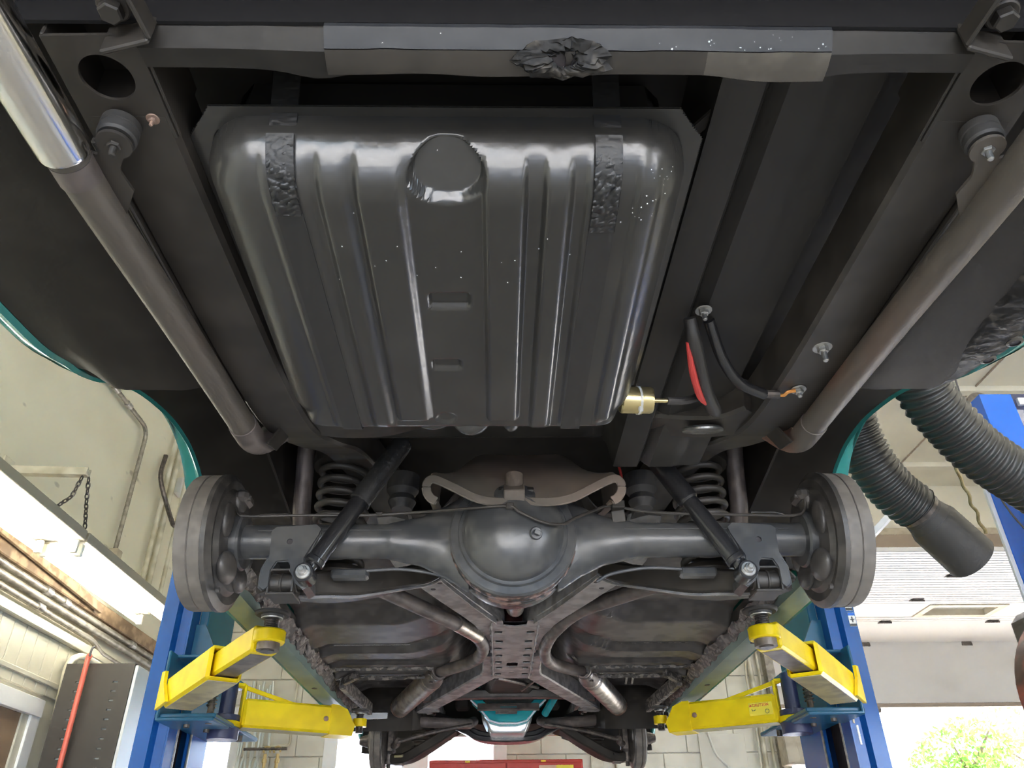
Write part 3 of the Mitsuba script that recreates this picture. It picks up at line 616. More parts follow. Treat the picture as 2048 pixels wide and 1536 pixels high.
# the next bay's lift
k = thing('lift_column', 'bright blue lift column of the next bay at the right edge', 'vehicle lift')
add(k + '__column', extrude([(2.612, 1.94), (2.79, 1.94), (2.79, 2.0), (2.772, 2.0), (2.772, 1.955), (2.63, 1.955), (2.63, 2.155), (2.772, 2.155), (2.772, 2.10), (2.79, 2.10), (2.79, 2.17), (2.612, 2.17)], 1.585 - FLOOR, (0, 0, (1.585 + FLOOR) / 2)), 'm_blue_bright', False)
add(k + '__overhead_beam', span((2.70, 1.96, 1.50), (5.4, 2.14, 1.60)), 'm_navy', False)
add(k + '__edge_trim', span((2.588, 2.14, FLOOR), (2.611, 2.16, 1.30)), 'm_white_paint', False)
add(k + '__pulley', cyl((2.68, 2.04, 1.585), (2.68, 2.07, 1.585), .075), 'm_dark_steel')
add(k + '__cover', span((2.82, 1.94, 1.52), (3.2, 1.962, 1.565)), 'm_white_paint', False)
lone('cable', tube([(2.56, 2.0, 1.9), (2.58, 2.05, 1.1), (2.62, 1.92, .7), (2.78, 1.93, .6)], .005, n=6), 'm_ink', 'thin black cable along the bright blue column', 'cable')

# exhaust hoses of the extraction system, with their rope
FAR = 1.15
def out(P): return EYE + (np.asarray(P, float) - EYE) * FAR
def hose(key, P, r, pitch, label, nozzle=False):
    P = out(P); r *= FAR; pitch *= FAR
    k = thing(key, label, 'hose')
    path = spline(P, 40); seg = np.r_[0, np.cumsum(np.linalg.norm(np.diff(path, axis=0), axis=1))]
    n = int(seg[-1] / pitch * 8); t = np.linspace(0, seg[-1], n)
    path = np.stack([np.interp(t, seg, path[:, j]) for j in range(3)], 1)
    ph = t / pitch * 2 * np.pi
    rad = r * (.95 + .11 * np.clip(.5 + .5 * np.cos(ph), 0, 1) ** 1.6)
    add(k + '__corrugated_tube', sweep(path, np.stack([circle(q, 30) for q in rad])), 'm_hose', True)
    return k, path
hose('exhaust_hose', [(.98, -.9, 1.3), (.97, -.35, .80), (1.01, -.06, .46), (1.125, .045, .31), (1.29, .11, .20), (1.62, .22, .06), (2.1, .3, -.1)], .066, .0205, 'thick black ribbed exhaust hose crossing to the right edge')
kh, P = hose('exhaust_hose', [(.93, -.2, 1.2), (.90, .05, .75), (.925, .16, .50), (.955, .225, .40), (1.0, .265, .315), (1.058, .30, .255), (1.115, .32, .215)], .064, .0185, 'black ribbed exhaust hose ending in a smooth nozzle')
a, b = out([1.113, .319, .217]), out([1.272, .395, .095])
ax = b - a; L = np.linalg.norm(ax)
nz = lathe([(.058, -.01), (.066, -.005), (.067, .05), (.080, .085), (.082, L), (.079, L), (.077, .09), (.060, .0)], a, ax, 40)
add(kh + '__nozzle', nz, 'm_rubber', 40)
add(kh + '__clamp', lathe([(.0675, .008), (.069, .008), (.069, .022), (.0675, .022)], a, ax, 36), 'm_dark_steel')
rp = np.linspace(0, 1, 90)
A, B = out([1.155, .19, .60]), out([1.355, .42, .175])
add('rope', tube(A + np.outer(rp, B - A) + np.stack([.003 * np.sin(rp * 60), .003 * np.cos(rp * 47), -.012 * np.sin(rp * 3.14)], 1), .0055, n=8, per=2), 'm_rope', label='tan rope stretched from above to the hose nozzle', category='rope')

# the neighbouring car on the next lift
k = thing('car', 'dark car at the right edge with its tyre and fender showing', 'car')
cc = np.array([3.24, 2.30, .10])
th = np.linspace(-.45, np.pi + .1, 30)
G = []
for rr, dy in ((.345, .0), (.36, -.045), (.40, -.06), (.46, -.05), (.50, 0), (.52, .12), (.53, .3)):
    G.append([(cc[0] + rr * math.cos(t) * 1.05, cc[1] + dy, cc[2] + rr * math.sin(t)) for t in th])
add(k + '__fender', sheet(np.array(G), .004), 'm_flame', True)
add(k + '__wheel_lip', tube([(cc[0] + .345 * math.cos(t) * 1.05, cc[1] - .01, cc[2] + .345 * math.sin(t)) for t in th], .014, n=8), 'm_zinc')
add(k + '__tyre', lathe([(.19, -.10), (.27, -.105), (.315, -.085), (.325, -.05), (.325, .05), (.315, .085), (.27, .105), (.19, .10)], (cc[0], cc[1] + .14, cc[2] - .05), (0, 1, 0), 44, True), 'm_rubber')
add(k + '__wheel_rim', lathe([(0, -.05), (.1, -.06), (.17, -.03), (.192, -.085), (.195, .08), (0, .08)], (cc[0], cc[1] + .14, cc[2] - .05), (0, 1, 0), 40), 'm_zinc')
add(k + '__underbody', span((cc[0] - .1, cc[1] + .30, cc[2] + .28), (cc[0] + 1.5, cc[1] + .9, cc[2] + .6), .05), 'm_car_black', False)

# ---------------------------------------------------------------- the car on the lift, seen from below
C = 'car'
def part(name, mesh, mat, smooth=32, label=None, **kw):
    return add(C + '__' + name, mesh, mat, smooth, label, **kw)
SPLIT = {'drain_hole', 'hole', 'flange_screw', 'backing_bolt', 'backing_rib', 'line_clip', 'seam', 'bump_tab', 'edge_flange', 'rust_crumb', 'torque_box', 'side_web', 'hole_inside', 'eye_clevis'}
def sub(holder, name, mesh, mat, smooth=32, label=None, **kw):
    if isinstance(mesh, list) and name in SPLIT:
        for m in mesh: k = add(holder + '__' + name, m, mat, smooth, label, **kw)
        return k
    return add(holder + '__' + name, mesh, mat, smooth, label, **kw)

# --- body side skins: quarter panel, wheel arches, rocker, front fender
def arch_pts(y0, r, zc, a0, a1, n, flat=1.0):
    return [(y0 - r * math.cos(a), zc + flat * r * math.sin(a)) for a in np.linspace(a0, a1, n)]
REAR_ARCH = [(-.342, .223), (-.269, .264), (-.152, .305), (-.004, .332), (.10, .335), (.18, .324), (.271, .290), (.35, .22), (.395, .14), (.42, .07)]
for s in (-1, 1):
    B = spline([(-1.62, .20), (-1.2, .160), (-.80, .152), (-.60, .160), (-.52, .170), (-.456, .188), (-.406, .198)] + REAR_ARCH + [(.45, .045)], 4)
    B = np.vstack([B, [(y, .045) for y in np.linspace(.55, 2.50, 14)], spline([(2.56, .05), (2.62, .12), (2.70, .24), (2.84, .33), (3.02, .36), (3.2, .33), (3.33, .22), (3.40, .08), (3.6, .07), (3.95, .10)], 4)])
    rock = sstep(.40, .55, B[:, 0]) * (1 - sstep(2.45, 2.6, B[:, 0]))
    rows = []
    slim = 1 - .62 * sstep(-.46, -.36, B[:, 1 - 1])
    for dx, dz, mode in ((0, 0, 0), (.008, -.006, 0), (.036, .004, 0), (.058, .040, 0), (.066, .11, 0), (.07, .24, 0), (.05, .55, 0), (.0, .8, 1)):
        z = B[:, 1] + dz if dz < .1 else np.maximum(B[:, 1] + dz * .55, .18 + dz)
        rows.append(np.stack([s * (.878 + dx * (slim if dz < .1 else 1 + 0 * slim)), B[:, 0], z], 1))
    part('body_side', sheet(np.array(rows), .005), 'm_teal', 40, label='teal painted left body side with wheel arches' if s < 0 else 'teal painted right body side with wheel arches')
    # trunk-side pan between the frame rail and the quarter panel
    ys = np.linspace(-1.55, -.43, 40); xs = np.linspace(0, 1, 22)
    G = []
    for y in ys:
        lip = np.interp(y, B[:60, 0], B[:60, 1])
        row = []
        for t in xs:
            x = .505 + t * (.875 - .505)
            z = .19 - .05 * sstep(0, .45, t) + (lip - .14) * sstep(.72, 1.0, t) + .012 * math.sin(t * 5 + y * 4) * t * (1 - t)
            z += .09 * sstep(-.52, -.43, y) * sstep(.25, .0, t) * 0
            row.append((s * x, y, z))
        G.append(row)
    part('trunk_side_pan', sheet(np.array(G), .004), 'm_undercoat', 40)
    # wheelhouse: a tunnel over the wheel plus its inner wall
    A = spline([(-.415, .200), (-.385, .207)] + REAR_ARCH, 5)
    G = np.array([[(s * x, .02 + (y - .02) * k, .05 + (z - .05) * k + dz) for y, z in A] for x, k, dz in ((.876, 1.0, 0), (.86, 1.03, .0), (.80, 1.10, .01), (.72, 1.16, .03), (.625, 1.18, .04), (.60, 1.16, .03))])
    part('wheelhouse', sheet(G, .004), 'm_undercoat', 40)
    W = sg.Polygon([(y * 1.17 - .004, .05 + (z - .05) * 1.17 + .04) for y, z in A] + [(.50, .10)])
    part('wheelhouse_wall', extrude(W, .006, (s * .60, 0, 0), (0, 1, 0), (0, 0, 1)), 'm_undercoat', False)
    # rocker: a pale folded sill underneath, with the crusted floor flange inside of it
    r = part('rocker_panel', sheet(np.array([[(s * x, y, z + .012 * sstep(1.9, 2.4, y)) for y in np.linspace(.42, 2.48, 40)] for x, z in ((.876, .052), (.866, .034), (.815, .030), (.792, .034), (.786, .060))]), .004), 'm_rocker', 30)
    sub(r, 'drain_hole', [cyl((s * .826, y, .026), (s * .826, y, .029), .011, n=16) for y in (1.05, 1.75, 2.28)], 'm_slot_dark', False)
    y = np.linspace(.45, 2.46, 120)
    jag = .012 * meshkit.noise(np.stack([y * 22, y * 0 + s * 3, y * 0], 1)) + .03 * meshkit.noise(np.stack([y * 6, y * 0 + s * 5, y * 0], 1))
    G = np.stack([np.stack([s * (.786 - k * (.016 + .6 * jag)), y, .048 + .035 * k + .018 * meshkit.noise(np.stack([y * 30, y * 0 + k * 7, y * 0 + s], 1))], 1) for k in np.linspace(0, 1, 6)])
    part('floor_flange', sheet(G, .006), 'm_crust', 40)
    part('inner_sill', span((s * .765, .45, .085), (s * .785, 2.48, .13)), 'm_undercoat', False)
    # front wheel housing and splash shield
    part('front_wheelhouse', sheet(np.array([[(s * x, 3.02 + .42 * k * math.cos(a), .06 + .36 * k * math.sin(a)) for a in np.linspace(-.2, np.pi + .2, 24)] for x, k in ((.87, .98), (.80, 1.05), (.60, 1.08), (.5, .9), (.47, .3))]), .004), 'm_undercoat', 40)

# undercoat-crusted lower flange of the right quarter panel
yy = np.linspace(-1.1, -.38, 70); kk = np.linspace(0, 1, 12)
G = np.array([[(.868 - .11 * k, y, np.interp(y, B[:60, 0], B[:60, 1]) - .012 - .018 * math.sin(k * np.pi) + .008 * meshkit.noise(np.array([y * 60, k * 9, 0.5]))) for y in yy] for k in kk])
q = part('quarter_flange', sheet(G, .008), 'm_tarcoat', 50)
for y, x in ((-.535, .835), (-.60, .845)):
    z = np.interp(y, B[:60, 0], B[:60, 1]) - .0275
    sub(q, 'hole', lathe([(.009, -.002), (.013, -.003), (.014, .002), (.009, .004)], (x, y, z), (0, 0, -1), 20), 'm_patch_dull')
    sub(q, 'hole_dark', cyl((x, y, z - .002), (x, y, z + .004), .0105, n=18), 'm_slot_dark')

# --- trunk floor above the tank and the lower well on the right
xs = np.linspace(-.46, .46, 93); ys = np.linspace(-1.55, -.12, 60)
Z = .205 - .075 * sstep(.185, .20, xs) + .016 * (sstep(.250, .256, xs) - sstep(.266, .274, xs)) + .004 * sstep(.33, .345, xs) + .05 * sstep(.392, .41, xs)
Zg = Z[:, None] + .0 * ys[None, :]
G = np.stack([np.repeat(xs[:, None], 60, 1), np.repeat(ys[None, :], 93, 0), Zg], -1)
tf = part('trunk_floor', sheet(G, .004), 'm_trunk', 30)
sub(tf, 'brace', beam((.17, -1.03, .15), (.25, -1.14, .15), .018, .03), 'm_undercoat', False)
sub(tf, 'stud', bolt((.272, -.70, .124), (0, 0, -1), .008, .010), 'm_zinc', 30)
part('rear_valance', sheet(np.array([[(x, y, z) for x in np.linspace(-.86, .86, 12)] for y, z in ((-1.2335, .070), (-1.236, .17), (-1.26, .20), (-1.45, .20), (-1.60, .22), (-1.61, .6))]), .004), 'm_valance', 40)
for s in (-1, 1):   # bumper arm brackets
    x = s * .405
    b = part('bumper_bracket', [beam((x + s * .012, -1.36, .052), (x - s * .002, -1.235, .052), .005, .026), beam((x - s * .002, -1.235, .056), (x + s * .050, -1.222, .056), .006, .040)], 'm_frame', False)
    sub(b, 'nut', [cyl((x + s * .03, -1.255, .075), (x + s * .03, -1.255, .06), .016, n=18), nut((x + s * .03, -1.255, .06), (0, 0, -1), .012, .012)], 'm_frame', 30)
part('rear_bumper', sheet(np.array([[(x, -1.42 - .05 * math.sin(a) - .12 * (1 - (x / .95) ** 2) ** .5 * 1.0 + .06, .16 + .09 * math.cos(a)) for x in np.linspace(-.94, .94, 24)] for a in np.linspace(.2, 2.9, 12)]), .004), 'm_chrome', True)

part('rear_seat_pan', sheet(np.array([[(x, y, z) for x in np.linspace(-.605, .605, 30)] for y, z in ((-.125, .203), (-.10, .26), (-.06, .32), (0, .345), (.12, .355), (.24, .34), (.33, .28), (.42, .20))]), .004), 'm_undercoat', 40)
# upper body: deck, glasshouse and bonnet as one shell above the side skins
prof = [(-1.62, .52), (-1.55, .74), (-1.2, .80), (-.75, .84), (-.35, 1.16), (.3, 1.26), (1.2, 1.24), (1.75, .88), (2.4, .84), (3.6, .78), (3.95, .62), (3.98, .30)]
part('upper_body', sheet(np.array([[(x * (1 if z < .9 else .8), y, z - .05 * abs(x) ** 3) for x in np.linspace(-.94, .94, 24)] for y, z in prof]), .006), 'm_teal', 40)

# --- frame: rails, X member, cross members
def box_path(P, w, h, per=8, bev=.006):
    return sweep(spline(P, per), rect(w, h, bev), transport=False)
for s in (-1, 1):
    hole = sg.Point(s * .472, -1.178).buffer(.0275, 20)
    end = sg.Polygon([(s * .425, -1.228), (s * .519, -1.226), (s * .519, -1.10), (s * .425, -1.10)]).difference(hole)
    rail = part('frame_rail', [box_path([(s * .470, -1.13, .1), (s * .470, -.85, .102), (s * .468, -.60, .104), (s * .462, -.40, .118), (s * .450, -.24, .17), (s * .435, -.06, .245), (s * .415, .10, .275), (s * .37, .26, .255), (s * .315, .40, .195)], .094, .085),
                               extrude(end, .004, (0, 0, .060)), span((s * .421, -1.228, .06), (s * .425, -1.10, .145)), span((s * .515, -1.228, .06), (s * .519, -1.10, .145)), span((s * .425, -1.23, .138), (s * .519, -1.1, .145))], 'm_frame', 30)
    sub(rail, 'bolt', bolt((s * .458, -.685, .061), (0, 0, -1), .009, .016), 'm_zinc', 30) if s > 0 else sub(rail, 'bolt', bolt((-.443, -1.127, .058), (0, 0, -1), .0042, .005), 'm_rusty', 30)
    if s > 0: sub(rail, 'bolt', bolt((.462, -.556, .062), (0, 0, -1), .008, .006), 'm_zinc', 30)
    sub(rail, 'flange', [beam((s * .519, -1.10, .062), (s * .517, -.50, .066), .006, .022)], 'm_frame', False)
    # rear and front legs of the X
    L = box_path([(s * .345, .33, .225), (s * .326, .42, .165), (s * .300, .50, .140), (s * .210, .76, .140), (s * .122, 1.0, .142), (s * .086, 1.16, .145), (s * .080, 1.45, .145)], .098, .080)
    leg = part('frame_leg', L, 'm_xmetal', 30)
    sub(leg, 'weld_flange', sweep(spline([(s * .272, .42, .155), (s * .245, .52, .112), (s * .155, .78, .104), (s * .066, 1.02, .104)], 8), rect(.005, .03, .001), transport=False), 'm_xmetal', False)
    sub(leg, 'hole', [cyl((s * (.235 + .02 * k), .60 + .05 * k, .0975), (s * (.235 + .02 * k), .60 + .05 * k, .0995), .008, n=12) for k in (0, 1.2)], 'm_slot_dark', False)
    F = box_path([(s * .080, 1.55, .145), (s * .086, 1.86, .145), (s * .135, 1.99, .142), (s * .29, 2.36, .140), (s * .425, 2.68, .140), (s * .447, 2.745, .142), (s * .452, 2.80, .165), (s * .455, 2.95, .24), (s * .455, 3.4, .25), (s * .44, 3.9, .24)], .088, .080)
    leg = part('frame_leg', F, 'm_xmetal', 30)
    sub(leg, 'hook_end', extrude([(s * .395, 2.62), (s * .445, 2.62), (s * .495, 2.735), (s * .485, 2.765), (s * .425, 2.77), (s * .41, 2.745), (s * .37, 2.735)], .012, (0, 0, .103)), 'm_xmetal', 30)
    # gusset plates between leg and floor
    part('gusset_plate', extrude([(s * .36, .60), (s * .20, .80), (s * .215, .70), (s * .27, .56)], .006, (0, 0, .135)), 'm_xmetal', False)
# centre of the X: tunnel box with a slotted plate underneath
pl = sg.Polygon([(-.083, 1.03), (-.045, 1.0), (-.04, 1.06), (.0, 1.075), (.04, 1.06), (.045, 1.0), (.083, 1.03), (.078, 1.50), (.080, 1.915), (-.080, 1.915), (-.078, 1.50)])
for i, y in enumerate((1.15, 1.28, 1.39, 1.50, 1.61, 1.71, 1.83)):
    for s in (-1, 1): pl = pl.difference(rrect(s * (.058 - .003 * (i % 2)), y, .028, .040, .010))
pl = pl.difference(rrect(0, 1.655, .046, .075, .012)).difference(rrect(0, 1.80, .02, .016, .006))
xp = part('centre_plate', extrude(pl, .004, (0, 0, .098)), 'm_xmetal', 30, label='slotted plate under the crossing of the frame')
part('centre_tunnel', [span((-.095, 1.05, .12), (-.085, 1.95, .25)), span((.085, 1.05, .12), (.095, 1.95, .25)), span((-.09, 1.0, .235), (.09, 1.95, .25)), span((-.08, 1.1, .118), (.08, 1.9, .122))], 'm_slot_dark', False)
for s in (-1, 1):
    sub(xp, 'edge_flange', [beam((s * .082, 1.05, .102), (s * .079, 1.90, .102), .005, .022)] + [box((s * .0845, y, .098), (.010, .035, .008)) for y in np.arange(1.1, 1.9, .11)], 'm_xmetal', False)
sub(xp, 'shaft_flange', [box((0, 1.655, .112), (.02, .02, .01)), cyl((-.02, 1.64, .115), (.02, 1.64, .115), .008)], 'm_zinc', 30)
# rear cross member: tapering bar with a boxed reinforcement and a torn hole
def xm_row(dy, z0):
    xs = np.linspace(-.475, .475, 41)
    return xs
xs = np.linspace(-.425, .425, 60)
deep = .026 + .002 * sstep(.36, .22, np.abs(xs)) + .008 * np.exp(-((np.abs(xs) - .25) / .03) ** 2)
edge_z = .060 - .004 * sstep(.36, .22, np.abs(xs))
G = np.array([np.stack([xs, -1.216 + deep, edge_z + .03], 1), np.stack([xs, -1.220 + deep, edge_z - .002], 1), np.stack([xs, -1.216 + 0 * xs, edge_z - .004], 1), np.stack([xs, -1.222 + 0 * xs, edge_z + .003], 1), np.stack([xs, -1.229 + 0 * xs, edge_z + .012], 1), np.stack([xs, -1.231 + 0 * xs, edge_z + .06], 1)])
xm = part('rear_crossmember', sheet(G, .004), 'm_bar', 30)
xs = np.linspace(-.237, .274, 70)
wob = lambda k: .0012 * meshkit.noise(np.stack([xs * 40, xs * 0 + k, xs * 0], 1))
low = -1.196 + .005 * meshkit.noise(np.stack([xs * 14, xs * 0 + 4, xs * 0], 1)) + .004 * sstep(.12, .24, xs)
up_ = np.array([np.stack([xs, -1.221 + wob(1), .049 + 0 * xs], 1), np.stack([xs, -1.2275 + wob(2), .057 + 0 * xs], 1), np.stack([xs, -1.2335 + wob(3), .0655 + 0 * xs], 1), np.stack([xs, -1.233 + 0 * xs, .075 + 0 * xs], 1)])
dn_ = np.array([np.stack([xs, low, .052 + 0 * xs], 1), np.stack([xs, low - .004, .044 + 0 * xs], 1), np.stack([xs, -1.206 + wob(5), .0445 + 0 * xs], 1), np.stack([xs, -1.221 + wob(1), .049 + 0 * xs], 1)])
sub(xm, 'patch_face', sheet(up_, .004), 'm_patch', 20, label='smooth grey reinforcement face turned to the rear')
lf = xs < .13; rt = xs > .12
sub(xm, 'patch_bottom', sheet(dn_[:, xs < .155], .004), 'm_frame', 20)
sub(xm, 'patch_bottom', sheet(dn_[:, xs > .145], .004), 'm_patch_dull', 20, label='filler-coated bottom of the reinforcement')
a = np.linspace(0, 2 * np.pi, 40, endpoint=False); r = np.random.default_rng(3)
ringv = []
for k in range(7):
    rr = 1 + .42 * meshkit.noise(np.stack([np.cos(a) * 3 + k, np.sin(a) * 3, a * 0], 1)) - .20
    u = np.stack([.003 + (.022 + .012 * math.cos(k / 6 * np.pi + .4)) * rr * np.cos(a) * 1.35, -1.2125 - (.0095 + .005 * math.cos(k / 6 * np.pi + .4)) * rr * np.sin(a) * 1.25, .045 - .004 * math.sin(k / 6 * np.pi) - .004 * meshkit.noise(np.stack([np.cos(a) * 6, np.sin(a) * 6, a * 0 + k * 3], 1)) * 1.8 + np.where(np.sin(a) > 0, .010 * np.sin(a), 0) * 1.2], 1)
    ringv.append(np.vstack([u, u[:1]]))
sub(xm, 'torn_rim', sheet(np.array(ringv), .004), 'm_tarcoat', 50, label='torn, tar-crusted rim of the ragged hole')
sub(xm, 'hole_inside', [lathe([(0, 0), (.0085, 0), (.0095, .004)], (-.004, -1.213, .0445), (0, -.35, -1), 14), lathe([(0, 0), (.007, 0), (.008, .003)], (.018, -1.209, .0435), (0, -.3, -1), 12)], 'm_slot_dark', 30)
sub(xm, 'rust_crumb', [box((.0 + .004 * i - .010, -1.2035 + .002 * (i % 2), .0415), (.005, .003, .004), frame(r.normal(size=3)), .001) for i in range(5)], 'm_rusty', False)
sub(xm, 'fleck', [trimesh.creation.icosphere(1, .0005 + .0007 * r.random() ** 3).apply_translation((x, -1.2225 - .0105 * t, .048 + .0165 * t - .001)) for x, t in zip(np.r_[r.uniform(.10, .272, 20), r.uniform(-.23, .27, 14)], r.random(34))], 'm_fleck', False, kind='stuff')
for s in (-1, 1):
    mc = part('mid_crossmember', [box_path([(s * .44, -.43, .115), (s * .40, -.375, .125), (s * .35, -.335, .140), (s * .28, -.30, .165), (s * .22, -.27, .20)], .095, .065)], 'm_frame', 30)
sub(mc, 'wet_flange', lathe([(0, 0), (.036, 0), (.040, .004), (.040, .008), (0, .010)], (.345, -.352, .100), (0, .35, -.94), 30), 'm_zinc', label='bright oily flange on the cross member')
sub(mc, 'flange_screw', [cyl((x, -.370, .092), (x, -.372, .086), .005, n=10) for x in (.322, .365)], 'm_gloss_black')

# --- fuel tank with pressed ribs, seam flange, straps
TX0, TX1, TY0, TY1 = -.404, .160, -1.112, -.545
tcx, tcy, thx, thy = (TX0 + TX1) / 2, (TY0 + TY1) / 2, (TX1 - TX0) / 2, (TY1 - TY0) / 2
def tank_z(x, y):
    rc = .065
    qx, qy = np.abs(x - tcx) - (thx - rc), np.abs(y - tcy) - (thy - rc)
    d = -(np.hypot(np.maximum(qx, 0), np.maximum(qy, 0)) + np.minimum(np.maximum(qx, qy), 0) - rc)      # inside distance
    zb = .012 - .024 * (y - TY0) / (TY1 - TY0)
    wf = sstep(-.02, .02, qy - qx) * (y > tcy); R = .062 * (1 - wf) + .020 * wf; t = np.clip(1 - d / R, 0, 1)
    z = zb + (.066 * (1 - wf) + .03 * wf) * (1 - np.sqrt(np.maximum(1 - t ** 2.3, 0)))
    z = np.where(d < 0.0015, .084, z)
    # longitudinal ribs: (left foot, left top, right top, right foot, height, front end)
    run = sstep(-1.125, -1.06, y)
    for x0, x1, h, ye, sl in ((-.330, -.312, .004, -.50, .008), (-.296, -.284, .004, -.5, .008), (-.266, -.240, .007, -.50, .010), (-.224, -.176, .010, -.585, .009), (-.078, -.034, .010, -.585, .006), (-.008, .018, .010, -.53, .008), (.040, .046, .006, -.5, .007), (.098, .120, .005, -.56, .008)):
        fan = (y - (-.83)) * .0
        p = sstep(x0 - sl / 2, x0 + sl / 2, x + fan) * (1 - sstep(x1 - sl / 2, x1 + sl, x + fan)) * (1 - sstep(ye - .008, ye + .004, y))
        z = z - h * p * np.where(d > .0015, sstep(0.002, .035, d), 0)
    # two pressed dents and a round one
    for cx, cy, w, l, h in ((-.128, -.877, .056, .030, .007), (-.139, -.733, .044, .024, .006)):
        m = np.maximum(np.abs(x - cx) - w / 2 + .006, 0) ** 2 + np.maximum(np.abs(y - cy) - l / 2 + .006, 0) ** 2
        z = z + h * (1 - sstep(.003, .008, np.sqrt(m)))
    z = z + .004 * (1 - sstep(.012, .018, np.hypot(x + .148, y + .585)))
    # round flat in the rear shoulder
    rr = np.hypot(x + .1215, (y + 1.080) * 1.5)
    flat = zb + .008 + np.maximum(0, -1.048 - y) * .62
    z = np.where(d > .0015, z + (flat - z) * (1 - sstep(.041, .046, rr)), z)
    # dent near the right front corner
    z = z + .006 * np.exp(-(((x - .118) / .016) ** 2 + ((y + .575) / .007) ** 2)) * (d > .002)
    return z, d
def axis_grid(lo, hi, n, edge=.07):
    a = np.linspace(lo, hi, n); return a
gx = np.unique(np.r_[np.linspace(TX0 - .022, TX1 + .022, 250), np.linspace(TX0, TX0 + .02, 16), np.linspace(TX1 - .02, TX1, 16)])
gy = np.unique(np.r_[np.linspace(TY0 - .022, TY1 + .014, 190), np.linspace(TY0, TY0 + .02, 16), np.linspace(TY1 - .02, TY1, 16)])
X, Y = np.meshgrid(gx, gy, indexing='ij')
Zt, Dt = tank_z(X, Y)
fl = sg.Polygon([(TX0 - .018, TY1 + .008), (TX0 - .018, TY0 + .03), (TX0 + .015, TY0 - .012), (TX1 - .015, TY0 - .012), (TX1 + .018, TY0 + .03), (TX1 + .018, TY1 + .008)])
G = np.stack([X, Y, Zt], -1)
tank_mesh = sheet(G, .003)
ok = sg.Polygon(fl).buffer(0)
import shapely
tc = np.array(tank_mesh.vertices)[np.array(tank_mesh.faces)].mean(1)
tank_mesh = trimesh.Trimesh(tank_mesh.vertices, np.array(tank_mesh.faces)[shapely.contains_xy(ok, tc[:, 0], tc[:, 1])], process=False)
lump = lambda x, y, rx, ry, rz, z: trimesh.Trimesh(trimesh.creation.icosphere(3).vertices * [rx, ry, rz] + [x, y, z], trimesh.creation.icosphere(3).faces, process=False)
tk = part('fuel_tank', [tank_mesh, lump(-.172, -.548, .040, .022, .035, .024), lump(-.108, -.545, .036, .026, .04, .020), lump(-.040, -.550, .018, .03, .03, .016), span((TX0 + .02, TY0 + .03, .085), (TX1 - .02, TY1 - .01, .20), .02)], 'm_tank', 38, label='black fuel tank with pressed ribs')
for i, (xa, xb) in enumerate(((-.306, -.304), (.0615, .058))):
    yy = np.linspace(TY0 + .003, TY1 + .002, 110); rows = []
    for t in np.linspace(-1, 1, 9):
        x = xa + (xb - xa) * (yy - yy[0]) / (yy[-1] - yy[0]) + t * .0155
        z, _ = tank_z(np.full_like(yy, xa) + .0, yy)
        z = z - .0055 + .0 * t
        rows.append(np.stack([x, yy - .004 * (yy < TY0 + .03), z], 1))
    G = np.array(rows)
    cut = 33 if i == 0 else 40
    st = sub(tk, 'strap', sheet(G, .0035), 'm_strap', 30, label='rough black strap under the tank')
    yf = np.linspace(TY0 + .006, (-1.035, -1.010)[i], 60); tf_ = np.linspace(-1, 1, 22)
    zf, _ = tank_z(np.full_like(yf, xa), yf)
    rj = np.array([[meshkit.fbm(np.array([t * .0155 * 210, y * 210, z * 210 + i * 9]), 2) for y, z in zip(yf, zf)] for t in tf_])
    rows = np.array([[(xa + t * .0152 + (xb - xa) * .1, y - .004 * q, z - .0068 - .0035 * q) for y, z, q in zip(yf, zf, rr_)] for t, rr_ in zip(tf_, np.clip(rj * 1.8 - .5, 0, 1))])
    sub(tk, 'strap_coating', sheet(rows, .002), 'm_strap_tar', 60, label='wrinkled tar coat on the strap')
    sub(tk, 'strap', sheet(np.array([[(xa + t * .0155, TY0 - .003 - .030 * k, .085 + .10 * k) for k in np.linspace(-.2, 1, 8)] for t in (-1, 0, 1)]), .0035), 'm_strap', 30)
sub(tk, 'fleck', [trimesh.creation.icosphere(1, .0004 + .0005 * r.random()).apply_translation((x, y, float(tank_z(np.array(x), np.array(y))[0]) - .0016)) for x, y in list(zip(r.uniform(.09, .14, 26), r.uniform(-1.09, -1.03, 26))) + list(zip(r.uniform(-.38, .1, 22), r.uniform(-1.10, -.9, 22)))], 'm_fleck', False, kind='stuff')
ff = part('fuel_filter', [lathe([(0, 0), (.021, 0), (.0235, .003), (.0235, .030), (.0245, .033), (.0245, .037), (.0235, .040), (.0235, .052), (.022, .056), (0, .056)], (.150, -.545, .047), (1, .03, 0), 36)], 'm_gold', 30, label='golden fuel filter can')
sub(ff, 'outlet', cyl((.204, -.543, .047), (.238, -.542, .047), .0038), 'm_gold')
sub(ff, 'cable_tie', [lathe([(.0238, -.002), (.0252, -.002), (.0252, .002), (.0238, .002)], (.181, -.544, .047), (1, .12, .08), 30, True), box((.182, -.556, .022), (.008, .008, .010)), beam((.178, -.528, .068), (.173, -.52, .085), .003, .002)], 'm_nylon', False)
sub(ff, 'fuel_hose', tube([(.232, -.542, .047), (.27, -.53, .055), (.31, -.50, .085), (.33, -.44, .13)], .007, n=10), 'm_rubber')
part('filler_hose', [tube([(.25, -.69, .115), (.262, -.655, .085), (.292, -.57, .062), (.325, -.50, .058), (.336, -.48, .06)], [.010, .013, .0135, .013, .010], n=14)], 'm_hose')
part('red_cable', tube([(.248, -.665, .085), (.262, -.62, .058), (.286, -.56, .046), (.312, -.515, .052)], [.003, .006, .006, .002], n=10), 'm_red_wire')
bh = part('brake_hose', tube([(.288, -.67, .125), (.318, -.615, .085), (.355, -.575, .062), (.405, -.545, .058)], .0095, n=12), 'm_gloss_black')
